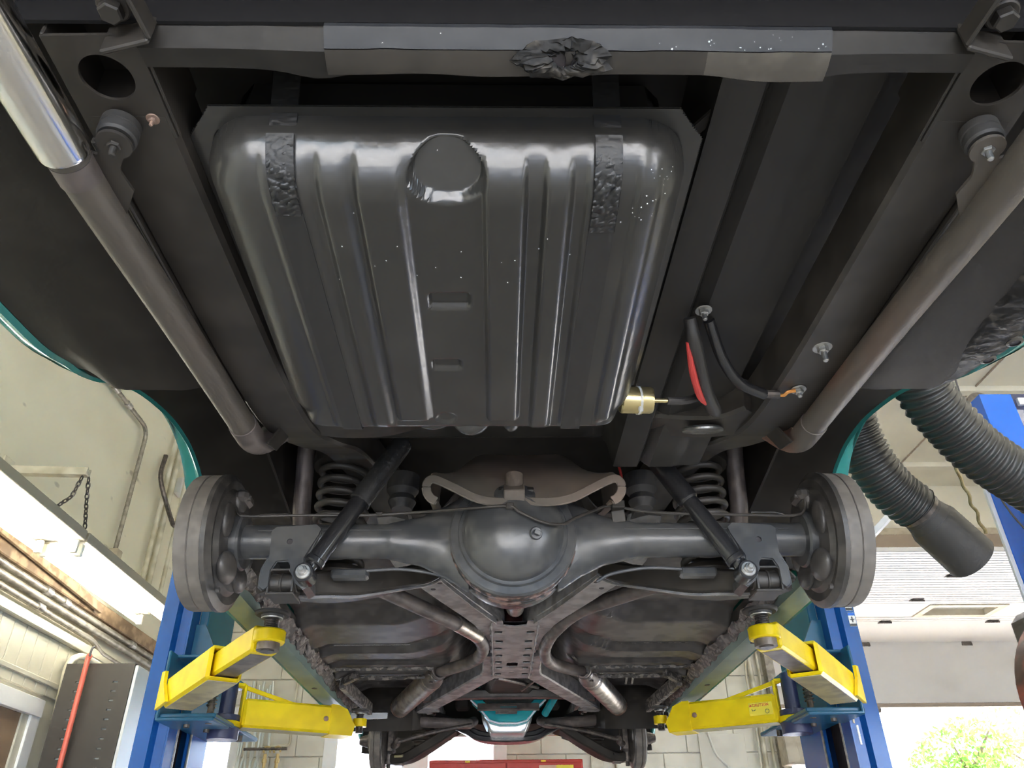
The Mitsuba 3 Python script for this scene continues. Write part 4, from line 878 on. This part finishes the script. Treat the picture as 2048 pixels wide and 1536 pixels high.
sub(bh, 'fitting', tube([(.400, -.547, .058), (.43, -.546, .057)], .0075, n=10), 'm_dark_steel')
sub(bh, 'orange_wire', tube([(.428, -.546, .056), (.436, -.552, .052), (.442, -.558, .055), (.458, -.557, .058)], .003, n=8), 'm_orange_wire')

# --- tail pipes
PR = .0228
for s in (-1, 1):
    sx = 0 if s < 0 else -.006
    e = [(s * .520 + sx, -1.40, -.002), (s * .527 + sx, -1.11, .010), (s * .527 + sx, -.78, .032), (s * .526 + sx, -.43, .050)]
    tp = part('tail_pipe', tube(e, PR, n=26, per=6), 'm_pipe', label='left tail pipe browned by heat' if s < 0 else 'right tail pipe browned by heat')
    b0 = np.array(e[-1]) - [0, .0, 0]
    dd = np.array(e[-1]) - np.array(e[-2]); dd /= np.linalg.norm(dd)
    sub(tp, 'elbow', tube(bent([b0 - dd * .03, b0 + dd * .068, b0 + dd * .068 + np.array([-s * .055, .085, .12])], .075, 14), PR + .0022, n=26, smooth=False), 'm_pipe_mauve' if s < 0 else 'm_pipe')
    if s < 0:
        sub(tp, 'chrome_tip', lathe([(PR + .001, 0), (PR + .0045, .002), (PR + .0052, .006), (PR + .0055, .34), (PR + .003, .345), (PR - .002, .345), (PR - .002, .0)], np.array(e[0]) + np.array([-.0067, .278, .0115]), np.array(e[0]) - np.array(e[1]), 48), 'm_chrome', 40, label='chromed tail pipe tip')
        sub(tp, 'rust_band', tube([np.array(e[0]) * (1 - t) + np.array(e[1]) * t for t in (.99, 1.02, 1.09)], PR + .0008, n=26, per=3), 'm_pipe_mauve')
    # rear hanger: tab welded on the pipe, rubber mount, bolt
    mx, my = s * .478, -1.122
    px = s * .520 + sx
    ear = sg.LineString([(px - s * .014, -1.062), (px - s * .024, -1.095), (mx, my)]).buffer(.0125).union(sg.Point(mx, my).buffer(.0185)).union(sg.Polygon([(px, -1.115), (px - s * .028, -1.10), (px - s * .034, -1.055), (px, -1.0)]).buffer(.003))
    hg = [extrude(ear, .004, (0, 0, .022))]
    h = sub(tp, 'hanger_tab', hg, 'm_frame' if s < 0 else 'm_pipe', False)
    sub(tp, 'rubber_mount', lathe([(0, 0), (.019, 0), (.021, .002), (.021, .011), (.0195, .012), (.0195, .014), (.021, .015), (.021, .024), (.019, .027), (0, .027)], (mx, my, .055), (0, 0, -1), 32), 'm_rubber', 30)
    sub(tp, 'mount_bolt', bolt((mx, my, .026), (0, .1, -1), .0075, .010), 'm_zinc' if s > 0 else 'm_frame', 30)
    # front hanger
    sub(tp, 'front_hanger', sheet(np.array([[(s * (.435 + .055 * t), -.36 + .02 * math.sin(t * 3) + w * .03 - .03 * t, .115 - .075 * t + .035 * math.sin(t * np.pi) + w * .008) for w in (-1, 0, 1)] for t in np.linspace(0, 1, 12)]), .004), 'm_frame', 30)
    sub(tp, 'hanger_nut', bolt((s * .463, -.345, .104), (-.1 * s, -.6, -1), .009, .008), 'm_zinc' if s > 0 else 'm_frame', 30)
    # pipe over the axle and on to the mufflers
    part('over_axle_pipe', tube([(s * .482, -.25, .17), (s * .515, -.10, .30), (s * .545, .04, .335), (s * .560, .13, .25), (s * .562, .18, .12), (s * .545, .27, .04), (s * .50, .42, .075)], PR, n=20), 'm_pipe_mauve')
    mid = part('exhaust_pipe', tube(bent([(s * .52, .38, .06), (s * .45, .60, .10), (s * .215, 1.02, .098), (s * .125, 1.22, .098), (s * .112, 1.42, .10), (s * .150, 1.60, .10), (s * .305, 1.79, .10)] if s < 0 else
                                            [(s * .52, .38, .06), (s * .45, .60, .10), (s * .215, 1.00, .13), (s * .135, 1.20, .105), (s * .118, 1.45, .10), (s * .155, 1.66, .10), (s * .305, 1.81, .10)], .10, 8), PR + .002, n=20, smooth=False), 'm_pipe_mauve')
    if s < 0: sub(mid, 'bright_sleeve', tube([(-.205, 1.035, .0975), (-.132, 1.20, .0975)], PR + .0035, n=20, smooth=False), 'm_muffler')
    m0, m1 = np.array([s * .315, 1.80, .10]), np.array([s * .575, 2.60, .088])
    md = (m1 - m0) / np.linalg.norm(m1 - m0); ML = np.linalg.norm(m1 - m0)
    mf = part('muffler', lathe([(0, .0), (.028, 0), (.030, .05), (.047, .09), (.050, .10), (.050, ML - .10), (.047, ML - .09), (.030, ML - .04), (.028, ML), (0, ML)], m0, md, 36), 'm_muffler' if s > 0 else 'm_bare_steel', label='bright cylindrical right muffler' if s > 0 else 'dull cylindrical left muffler')
    sub(mf, 'neck', [lathe([(.029, -.03), (.034, -.03), (.036, .05), (.049, .088), (.0515, .15), (.050, .15)], m0, md, 32)], 'm_pipe_mauve')
    sub(mf, 'clamp', [lathe([(.030, 0), (.037, 0), (.037, .02), (.030, .02)], m0 - md * .01, md, 26, True), cyl(m0 + [-.045, 0, -.01], m0 + [.05, .0, -.01], .005), nut(m0 + [s * .03, .01, -.035], (0, 0, -1))], 'm_dark_steel')
    sub(mf, 'flame_cone', lathe([(.048, ML - .10), (.0505, ML - .07), (.030, ML - .01), (.028, ML + .06)], m0, md, 30), 'm_rusty')
    part('front_pipe', tube(bent([m1 - md * .02, m1 + md * .10, (s * .50, 2.86, .07), (s * .22, 2.98, .075), (s * .20, 3.3, .14)], .09, 8), .028, n=18, smooth=False), 'm_pipe_mauve')

# --- floor pan with its steps, tunnel, toe board
xs = np.linspace(-.77, .77, 100); ys = np.unique(np.r_[np.linspace(.30, 2.9, 130), np.linspace(1.35, 1.95, 60)])
X, Y = np.meshgrid(xs, ys, indexing='ij')
ax = np.abs(X); side = sstep(.20, .30, ax)
Z = .165 - .0 * X
Z = Z + .03 * (1 - sstep(.45, .75, Y))
bend = .10 * sstep(.42, .28, ax)                      # the steps curl back towards the tunnel
Yb = Y + bend
Z = Z - .050 * sstep(1.02, 1.10, Yb) * side + .028 * sstep(1.36, 1.40, Yb) * side - .030 * sstep(1.475, 1.51, Yb) * side + .020 * sstep(1.60, 1.66, Yb) * side
Z = Z - .018 * sstep(1.70, 1.72, Y) * side + .014 * sstep(1.76, 1.80, Y) * side - .022 * sstep(1.84, 1.86, Y) * side + .075 * sstep(1.88, 1.95, Y) * side
Z = Z + .30 * sstep(2.50, 2.9, Y) + .12 * (1 - sstep(.12, .24, ax))
Z = Z - .02 * sstep(.70, .77, ax)
fp = part('floor_pan', sheet(np.stack([X, Y, Z], -1), .004), 'm_floorpan', 30)
for s in (-1, 1):
    e = [(s * x, 1.49 - b, .139) for x, b in ((.75, 0), (.55, 0), (.42, .0), (.375, .01), (.34, .04), (.325, .075))]
    sub(fp, 'bead', sweep(spline(e, 6), rect(.022, .006, .002), transport=False), 'm_crust' if s > 0 else 'm_xmetal', 40)
    sub(fp, 'seam_flange', sheet(np.array([[(s * x, 1.845 + .012 * k + .010 * float(meshkit.noise(np.array([x * 18, k, s]))), .093 - .012 * k + .006 * float(meshkit.noise(np.array([x * 40, k * 3, s + 4.]))) ) for x in np.linspace(.36, .73, 40)] for k in np.linspace(0, 1, 4)]), .005), 'm_crust', 40)
    sub(fp, 'seam_flange', sheet(np.array([[(s * x, 1.705 + .006 * k, .098 - .010 * k + .005 * float(meshkit.noise(np.array([x * 50, k * 3, s + 9.])))) for x in np.linspace(.33, .74, 40)] for k in np.linspace(0, 1, 4)]), .004), 'm_crust', 40)
    sub(fp, 'torque_box', [beam((s * .735, 1.86, .075), (s * .69, 2.44, .065), .022, .055), beam((s * .735, 1.87, .075), (s * .66, 1.80, .09), .022, .03)], 'm_crust', False)
part('fuel_line', tube([(.25, 1.62, .12), (.30, 1.80, .13), (.42, 2.2, .14), (.46, 2.5, .15)], .005, n=8), 'm_dark_steel')
part('cable_clip', [beam((.53, 1.98, .13), (.555, 2.22, .13), .010, .006), beam((.56, 1.98, .13), (.585, 2.22, .13), .010, .006)], 'm_zinc', False, label='pair of bright clips on the right floor')
part('firewall', span((-.75, 2.92, .40), (.75, 2.96, .8)), 'm_undercoat', False)

# --- rear axle
def hullpts(parts, el=.008, it=12):
    ms = [man(trimesh.convex.convex_hull(np.vstack([m.vertices for m in g]))) for g in parts]
    u = ms[0]
    for m in ms[1:]: u = u + m
    t = unman(u.refine_to_length(el))
    trimesh.smoothing.filter_taubin(t, lamb=.5, nu=.52, iterations=it)
    return t
def ycyl(x, z, r, y0, y1, n=28): return cyl((x, y0, z), (x, y1, z), r, n=n)
def xcyl(x0, x1, r0, r1, n=24): return cyl((x0, 0, 0), (x1, 0, 0), r0, r1, n=n)
DXC, DZC = -.028, -.004
ring = ycyl(DXC, DZC, .136, -.058, .06, 48)
ax_parts = [[ring], [xcyl(-.66, -.20, .038, .040)], [xcyl(.20, .66, .040, .038)]]
for s in (-1, 1):
    sec = [(.10, .118, .055), (.15, .085, .048), (.205, .058, .043), (.28, .041, .041)]
    c0 = DXC
    prev = None
    for dx, rz, ry in sec:
        x = c0 + s * (dx + .0)
        e = trimesh.Trimesh(trimesh.creation.cylinder(1, .004, sections=28).vertices @ np.array([[0, 0, 1], [0, 1, 0], [1, 0, 0]]) * [1, ry, rz] + [x, 0, 0], trimesh.creation.cylinder(1, .004, sections=28).faces)
        if prev is not None: ax_parts.append([prev, e])
        prev = e
rear_axle = part('rear_axle', hullpts(ax_parts, .012, 10), 'm_axle', 40, label='black rear axle housing')
sub(rear_axle, 'seam', [beam((s * .25 + DXC, -.0405, .012), (s * .60, -.039, .012), .0035, .003) for s in (-1, 1)], 'm_axle', False)
sub(rear_axle, 'flange_ring', lathe([(.104, -.06), (.138, -.060), (.142, -.056), (.142, -.040), (.138, -.036), (.104, -.036)], (DXC, 0, DZC), (0, 1, 0), 64), 'm_axle', 40)
sub(rear_axle, 'inner_ring', lathe([(.108, -.066), (.120, -.066), (.123, -.060), (.108, -.056)], (DXC, 0, DZC), (0, 1, 0), 64), 'm_axle', 40)
dome = [(.113 * math.sin(t), -.062 - .074 * math.cos(t) ** .85) for t in np.linspace(0.001, np.pi / 2, 22)]
cov = sub(rear_axle, 'cover_dome', lathe(dome + [(.116, -.055)], (DXC, 0, DZC), (0, 1, 0), 64), 'm_axle', 60, label='domed differential cover')
sub(rear_axle, 'filler_plug', [lathe([(0, -.004), (.013, -.004), (.0145, 0), (.012, .004), (0, .004)], (.019, -.1295, -.033), (.30, -1, -.22), 30), box((.0205, -.1355, -.034), (.0145, .010, .0145), frame((.3, -1, -.22), (.3, 0, 1)), .001)], 'm_axle', 30)
sub(rear_axle, 'greasy_carrier', [hullpts([[ycyl(DXC, DZC, .141, .0, .03, 40), ycyl(.0, .012, .060, .13, .15, 30)], [ycyl(.0, .012, .040, .14, .22, 26)]], .012, 6)], 'm_greasy', 40, label='grease-caked differential carrier')
sub(rear_axle, 'grease_lip', lathe([(.136, -.02), (.144, -.014), (.145, .0), (.140, .01), (.13, .01)], (DXC, -.03, DZC), (0, 1, 0), 64), 'm_greasy', 60)
sub(rear_axle, 'bump_tab', [beam((-.064, -.118, .034), (-.030, -.120, .056), .004, .022, hint=(0, 1, 0)), beam((.026, -.118, .034), (-.006, -.120, .056), .004, .022, hint=(0, 1, 0))], 'm_axle', False)
# brake line along the axle
bl = sub(rear_axle, 'brake_line', tube([(-.66, -.05, .085), (-.648, -.048, .05), (-.62, -.046, .044), (-.50, -.045, .046), (-.35, -.047, .045), (-.24, -.06, .046), (-.12, -.118, .030), (-.038, -.143, .024), (-.015, -.144, .010), (.03, -.139, -.010), (.075, -.122, -.010), (.11, -.096, .016), (.16, -.06, .050), (.195, -.05, .064), (.26, -.045, .054), (.34, -.047, .046), (.50, -.046, .042), (.61, -.046, .040), (.64, -.048, .052), (.648, -.05, .085)], .0034, n=8), 'm_frame')
sub(rear_axle, 'line_clip', [box((-.036, -.141, .025), (.018, .012, .013)), box((-.33, -.048, .047), (.016, .010, .008))], 'm_frame', False)
sub(rear_axle, 'hose_block', [box((.212, -.052, .064), (.030, .022, .018)), beam((.212, -.045, .055), (.215, -.035, .03), .03, .004)], 'm_frame', False)
part('red_wire', tube([(.200, -.055, .068), (.222, -.045, .10), (.232, -.02, .15), (.232, .0, .19), (.230, .02, .215)], .0033, n=8), 'm_red_wire', label='red wire rising from the axle')
ds = part('drive_shaft', lathe([(0, 0), (.030, 0), (.031, .01), (.031, .80), (0, .80)], (0, .22, .012), (0, 1, .165), 28), 'm_muffler', label='pale drive shaft')
sub(ds, 'yoke', [box((0, .245, .014), (.070, .05, .045), None, .008), cyl((-.040, .25, .014), (.040, .25, .014), .015), lathe([(0, 0), (.042, 0), (.042, .02), (0, .02)], (0, .215, .012), (0, 1, .1), 26)], 'm_dark_steel')
# curved saddle plate above the differential
half = spline([(0, .038), (.06, .036), (.105, .044), (.15, .066), (.185, .083), (.203, .087), (.213, .077), (.213, .058), (.204, .042), (.192, .035)], 5)
prof = np.vstack([half[::-1] * [-1, 1], half[1:]])
G = []
for k, (yb, sc) in enumerate(((-.135, 1.0), (-.10, 1.0), (-.04, .99), (.02, .98), (.07, .95))):
    f = (k / 4.0) ** .8; curl = np.r_[np.linspace(1, 0, 22), np.zeros(len(prof) - 44), np.linspace(0, 1, 22)]
    a_ = np.abs(prof[:, 0]) / .213
    back = .258 - .065 * sstep(.45, .95, a_) - .10 * sstep(.05, .55, curl)
    G.append(np.stack([prof[:, 0] * sc - .004, yb + .012 * (1 - a_), prof[:, 1] * (1 - f) + back * f], 1))
sd = part('saddle_plate', sheet(np.array(G), .006), 'm_saddle', 40, label='winged plate above the differential')
ew = sub(sd, 'edge_roll', sweep(np.array(G[0]) + [0, -.002, .004], rect(.006, .020, .002), up=(0, 0, 1), transport=False), 'm_saddle', 30)
sub(sd, 'centre_lug', [beam((-.026, -.135, .050), (-.024, -.03, .135), .046, .030), cyl((-.026, -.10, .07), (-.024, -.10, .12), .020)], 'm_saddle', 30)
sub(sd, 'lug_bolt', [nut((.004, -.105, .075), (1, 0, 0), .010, .014), cyl((-.06, -.105, .075), (-.045, -.105, .075), .010, n=6)], 'm_frame', False)

# --- brakes, axle brackets, shocks, springs, control arms at both rear wheels
for s in (-1, 1):
    M = lambda m: mirror(m, s)
    dr_ = part('brake_drum', lathe([(0, .064), (.045, .064), (.05, .058), (.135, .056), (.150, .050), (.1515, .045), (.1515, .024), (.149, .022), (.1515, .020), (.1515, -.004), (.147, -.010), (.147, -.018), (.10, -.018)], (s * .690, 0, 0), (s, 0, 0), 72), 'm_drum', 30, label='left rear brake drum' if s < 0 else 'right rear brake drum')
    bp = sub(dr_, 'backing_plate', lathe([(.040, -.035), (.085, -.036), (.11, -.032), (.120, -.022), (.138, -.026), (.146, -.020), (.1535, -.016), (.1535, -.006), (.147, -.004)], (s * .690, 0, 0), (s, 0, 0), 72), 'm_backing', 34)
    sub(dr_, 'backing_rib', [M(lump(.652, -.045, .018, .045, .035, -.075)), M(lump(.654, .05, .016, .04, .03, -.07)), M(lump(.654, -.03, .014, .028, .03, .085)), M(lump(.655, .08, .013, .035, .05, .0)), M(lump(.655, -.085, .012, .025, .04, .02))], 'm_backing', True)
    sub(dr_, 'wheel_cylinder', [M(box((.645, -.03, .092), (.03, .06, .028), None, .008)), M(cyl((.625, -.045, .088), (.65, -.045, .088), .006))], 'm_backing', 30)
    sub(dr_, 'backing_bolt', [M(nut((.652, .055 * math.cos(a), .055 * math.sin(a)), (-1, 0, 0), .009, .014)) for a in (.8, 2.35, 3.9, 5.5)] + [M(nut((.662, -.055, -.128), (-1, 0, 0), .006, .008))], 'm_backing', False)
    sub(dr_, 'axle_flange', lathe([(.038, -.055), (.060, -.055), (.064, -.050), (.064, -.034), (.038, -.034)], (s * .690, 0, 0), (s, 0, 0), 40), 'm_axle', 34)
    # bracket plate with round hole and fork
    P = sg.Polygon([(.457, .012), (.468, .022), (.556, .016), (.565, .008), (.562, -.055), (.574, -.08), (.574, -.118), (.564, -.126), (.556, -.118), (.556, -.082), (.546, -.062), (.520, -.060), (.513, -.070), (.512, -.085), (.498, -.112), (.482, -.124), (.470, -.116), (.470, -.10), (.486, -.07), (.487, -.055), (.46, .0)])
    P = P.difference(sg.Point(.522, -.018).buffer(.0068))
    br = part('axle_bracket', M(extrude(P, .006, (0, -.047, 0), (1, 0, 0), (0, 0, 1))), 'm_axle', False, label='bracket plate with a hole on the left axle tube' if s < 0 else 'bracket plate with a hole on the right axle tube')
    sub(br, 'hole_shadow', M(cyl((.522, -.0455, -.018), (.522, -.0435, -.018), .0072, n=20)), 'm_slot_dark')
    sub(br, 'side_web', [M(beam((.458, -.02, .01), (.486, -.015, -.06), .05, .005, hint=(1, 0, 0))), M(sheet(np.array([[(.487 + a_, y, z) for y in (-.047, .02)] for a_, z in ((0, -.055), (-.001, -.07), (-.016, -.10), (-.017, -.116), (-.005, -.124))]), .005)), M(sheet(np.array([[(x, y, z) for y in (-.047, .03)] for x, z in ((.562, -.05), (.575, -.08), (.575, -.12))]), .005)),
                             M(sheet(np.array([[(x, y, z) for y in (-.044, .02)] for x, z in ((.512, -.085), (.513, -.070), (.520, -.060), (.546, -.061), (.556, -.08))]), .005)), M(box((.515, -.01, -.03), (.10, .06, .05)))], 'm_axle', False)
    sub(br, 'bushing', [M(cyl((.498, -.02, -.103), (.560, -.02, -.103), .020)), M(cyl((.53, -.02, -.103), (.536, -.02, -.103), .0225)), M(cyl((.48, -.02, -.108), (.58, -.02, -.108), .008))], 'm_frame')
    # lower control arm: deep stamped channel running forward
    arm = [(.578, -.02, -.100), (.545, .02, -.094), (.493, .09, -.075), (.414, .16, -.054), (.30, .25, -.004), (.24, .36, .06)]
    path = spline(arm, 6); n_ = len(path); wid = np.interp(np.linspace(0, 1, n_), [0, .15, .45, .8, 1], [.04, .06, .085, .08, .06]); hei = np.interp(np.linspace(0, 1, n_), [0, .2, .5, 1], [.045, .052, .056, .05])
    ca = part('control_arm', M(sweep(path, np.stack([rect(w, h, .006) for w, h in zip(wid, hei)]), transport=False)), 'm_frame', 30)
    sub(ca, 'flange', M(sweep(path + [0, 0, -.004], np.stack([rect(.006, .006, .001) + [w / 2, -h / 2] for w, h in zip(wid, hei)]), transport=False)), 'm_xmetal', 30)
    sub(ca, 'spring_seat', M(lathe([(0, 0), (.060, 0), (.066, .006), (.05, .020), (0, .02)], (.445, .135, -.035), (0, -.1, 1), 36)), 'm_frame')
    sub(ca, 'eye_clevis', [M(sheet(np.array([[(x, y, z) for y in (-.045, .03)] for x, z in ((.505, -.128), (.505, -.085), (.51, -.08), (.552, -.08), (.557, -.085), (.557, -.13))]), .004)), M(box((.53, -.005, -.13), (.06, .07, .006)))], 'm_frame', False)
    sub(ca, 'spring_clip', [M(box((.40, .045, -.062), (.085, .03, .022), None, .005)), M(tube([(.36, .03, -.058), (.28, .03, -.055), (.20, .04, -.065), (.165, .05, -.08)], .004, n=8))], 'm_axle', 30)
    # coil spring
    th = np.linspace(0, 2 * np.pi * 9.3, 420)
    sx_, sy_ = (.452, .125)
    h_ = np.interp(th, [0, 4, th[-1] - 4, th[-1]], [-.025, -.005, .255, .275])
    part('coil_spring', M(sweep(np.stack([sx_ + .060 * np.cos(th), sy_ + .060 * np.sin(th), h_], 1), circle(.0088, 12))), 'm_frame', 60, label='left rear coil spring' if s < 0 else 'right rear coil spring')
    part('spring_tower', M(lathe([(.045, 0), (.082, 0), (.085, .01), (.078, .10), (.05, .11), (.04, .02)], (sx_, sy_, .245), (0, 0, 1), 36)), 'm_undercoat')
    part('bump_stop', M(lathe([(0, 0), (.025, .0), (.035, .02), (.03, .035), (.04, .05), (.04, .09), (0, .09)], (.30, .10, .12), (0, 0, 1), 30)), 'm_rubber')
    # shock absorber
    lo, hi = np.array([.474, -.068, -.100]), np.array([.285, -.02, .255])
    d = (hi - lo) / np.linalg.norm(hi - lo); L = np.linalg.norm(hi - lo)
    sh = part('shock_absorber', M(lathe([(0, .028), (.020, .028), (.0225, .031), (.0225, .040), (.0205, .042), (.0205, .228), (.0185, .232), (0, .232)], lo, d, 34)), 'm_gloss_black', 34, label='glossy black left shock absorber' if s < 0 else 'glossy black right shock absorber')
    sub(sh, 'dust_tube', M(lathe([(.020, .205 if s < 0 else .20), (.0245, .205), (.0250, .210), (.0250, L - .02), (.022, L - .01), (0, L)], lo, d, 34)), 'm_strap' if s < 0 else 'm_gloss_black')
    sub(sh, 'eye', [M(cyl(lo + [0, -.020, 0], lo + [0, .025, 0], .021)), M(cyl(lo + d * .012, lo + d * .03, .012))], 'm_gloss_black', 30)
    sub(sh, 'eye_bolt', [M(cyl(lo + [0, -.024, 0], lo + [0, -.020, 0], .016)), M(nut(lo + [0, -.024, 0], (0, -1, 0), .011, .010)), M(cyl(lo + [0, -.030, 0], lo + [0, -.044, 0], .006))], 'm_zinc', 30)
    if s > 0:
        sub(sh, 'red_lettering', M(box(lo + d * .325 + np.cross(d, [0, 1, 0]) * -.0 + [.0145, -.0215, .01], (.004, .001, .022), frame(d, (0, -1, 0)))), 'm_red_wire', False)
    part('hub', M(cyl((.75, 0, 0), (.775, 0, 0), .045)), 'm_drum')
sub(rear_axle, 'upper_arm', [beam((.10, .02, .10), (.16, .48, .19), .05, .04)], 'm_frame', False)

# --- front end: gearbox, oil pan, cross members, suspension, drums
part('gearbox', [hullpts([[box((0, 2.10, .22), (.14, .2, .14), None, .03), box((0, 2.75, .24), (.30, .2, .18), None, .03)]], .03, 2)], 'm_undercoat', 40)
part('gearbox_crossmember', [box_path([(-.44, 2.52, .13), (-.2, 2.56, .15), (.2, 2.56, .15), (.44, 2.52, .13)], .06, .04)], 'm_floorpan', 30)
mp = part('gearbox_mount', extrude(sg.box(-.166, -.02, .164, .02).difference(sg.box(-.045, -.008, .045, .008)), .012, (0, 2.745, .122), (1, 0, 0), (0, .5, .86)), 'm_pipe_mauve', False)
sub(mp, 'clip', [beam((-.07, 2.75, .098), (.045, 2.75, .098), .02, .018)], 'm_dark_steel', False)
pan = extrude([(-.20, .185), (-.165, .155), (-.10, .085), (-.05, .072), (.05, .072), (.10, .085), (.165, .155), (.20, .185)], .14, (0, 2.90, -.012), (1, 0, 0), (0, 0, 1))
op = part('bell_housing', pan, 'm_teal_engine', 30, label='teal bell housing of the engine')
sub(op, 'edge', sweep(np.array([(x, 2.825, z - .012) for x, z in ((-.205, .185), (-.165, .150), (-.10, .080), (-.05, .066), (.05, .066), (.10, .080), (.165, .150), (.205, .185))]), circle(.005, 8)), 'm_fleck')
part('oil_pan', hullpts([[box((-.002, 3.20, .16), (.30, .40, .04), None, .02), box((-.002, 3.16, .045), (.20, .30, .03), None, .03)]], .02, 3), 'm_aluminium', 50)
part('starter', [cyl((.20, 2.86, .105), (.25, 2.72, .17), .020)], 'm_teal_engine')
part('shift_rod', [tube([(-.06, 2.02, .12), (.04, 2.22, .14), (.14, 2.34, .14)], .009, n=8), tube([(.06, 2.35, .13), (.15, 2.10, .15)], .007, n=8)], 'm_dark_steel')
part('front_crossmember', [box_path([(-.42, 3.30, .17), (-.33, 3.28, .13), (-.24, 3.26, .085), (-.14, 3.25, .045), (0, 3.25, .035), (.14, 3.25, .045), (.24, 3.26, .085), (.33, 3.28, .13), (.42, 3.30, .17)], .12, .05), box_path([(-.24, 3.18, .07), (-.14, 3.17, .028), (.14, 3.17, .028), (.24, 3.18, .07)], .02, .03)], 'm_gloss_black', 30)
# front valance and stone shield, in two black arcs that meet in the middle
for s in (-1, 1):
    part('front_valance', sheet(np.array([[(s * x, 3.78 + dy, z + dz) for x, z in ((.0, .115), (.10, .118), (.18, .125), (.24, .145), (.27, .155), (.32, .13), (.42, .105), (.55, .085), (.68, .09), (.8, .14))] for dy, dz in ((-.16, .05), (-.03, .0), (0, .0), (.02, .03), (.03, .3))]), .004), 'm_undercoat', 40)
part('tow_plate', sheet(np.array([[(x, y, .105 - .03 * (1 - (x / .25) ** 2)) for x in np.linspace(-.24, .24, 16)] for y in (3.40, 3.55)]), .006), 'm_gloss_black', 30)
part('front_bumper', span((-.93, 3.98, .16), (.93, 4.06, .34), .03), 'm_chrome', 30)
for s in (-1, 1):
    M = lambda m: mirror(m, s)
    fd = part('front_brake_drum', lathe([(0, .07), (.05, .07), (.06, .052), (.135, .050), (.147, .044), (.150, .036), (.150, .028), (.145, .024), (.150, .02), (.150, -.008), (.143, -.018), (.12, -.02), (.06, -.03), (0, -.03)], (s * .700, 3.02, .0), (s, 0, 0), 60), 'm_drum', 30, label='left front brake drum' if s < 0 else 'right front brake drum')
    sub(fd, 'hub', M(lathe([(0, .12), (.02, .12), (.028, .10), (.035, .07), (.06, .06)], (.70, 3.02, .0), (1, 0, 0), 26)), 'm_dark_steel')
    sub(fd, 'backing_plate', M(lathe([(0, -.035), (.07, -.035), (.10, -.028), (.143, -.024), (.151, -.018), (.151, -.010)], (.70, 3.02, 0), (1, 0, 0), 60)), 'm_backing', 34)
    sub(fd, 'steering_knuckle', [M(box((.645, 3.0, .0), (.05, .07, .14), None, .012)), M(tube([(.64, 3.0, -.03), (.60, 2.88, -.04), (.585, 2.80, -.03)], .016, n=10))], 'm_dark_steel', 30)
    part('front_control_arm', M(sweep(spline([(.66, 3.03, -.095), (.55, 3.03, -.085), (.42, 3.02, -.02), (.30, 3.02, .055)], 6), np.stack([rect(w, .05, .008) for w in np.interp(np.linspace(0, 1, 19), [0, .4, 1], [.06, .14, .16])]), transport=False)), 'm_undercoat', 30)
    part('tie_rod', M(tube([(.585, 2.80, -.035), (.40, 2.86, .02), (.20, 2.9, .06)], .010, n=10)), 'm_dark_steel')
    part('ball_joint', [M(cyl((.655, 3.02, -.12), (.655, 3.02, -.06), .026)), M(nut((.655, 3.02, -.12), (0, 0, -1), .012, .02)), M(box((.60, 3.03, -.115), (.05, .06, .02), None, .004))], 'm_dark_steel', 30)
    part('front_spring', M(sweep(np.stack([.47 + .058 * np.cos(th), 3.03 + .058 * np.sin(th), np.linspace(-.03, .26, 420)], 1), circle(.008, 10))), 'm_undercoat', 60)
    part('strut_rod', M(beam((.60, 2.97, -.085), (.36, 3.55, .08), .05, .012)), 'm_arm_under' if s < 0 else 'm_undercoat', False)
    part('engine_mount', M(box((.26, 3.1, .2), (.08, .1, .06), None, .01)), 'm_undercoat', False)
part('white_side_bar', [beam((-.62, 2.58, .055), (-.83, 2.56, .052), .03, .03), beam((.60, 2.62, .058), (.83, 2.60, .055), .03, .03)], 'm_white_paint', False, label='white bar under the front floor edge')
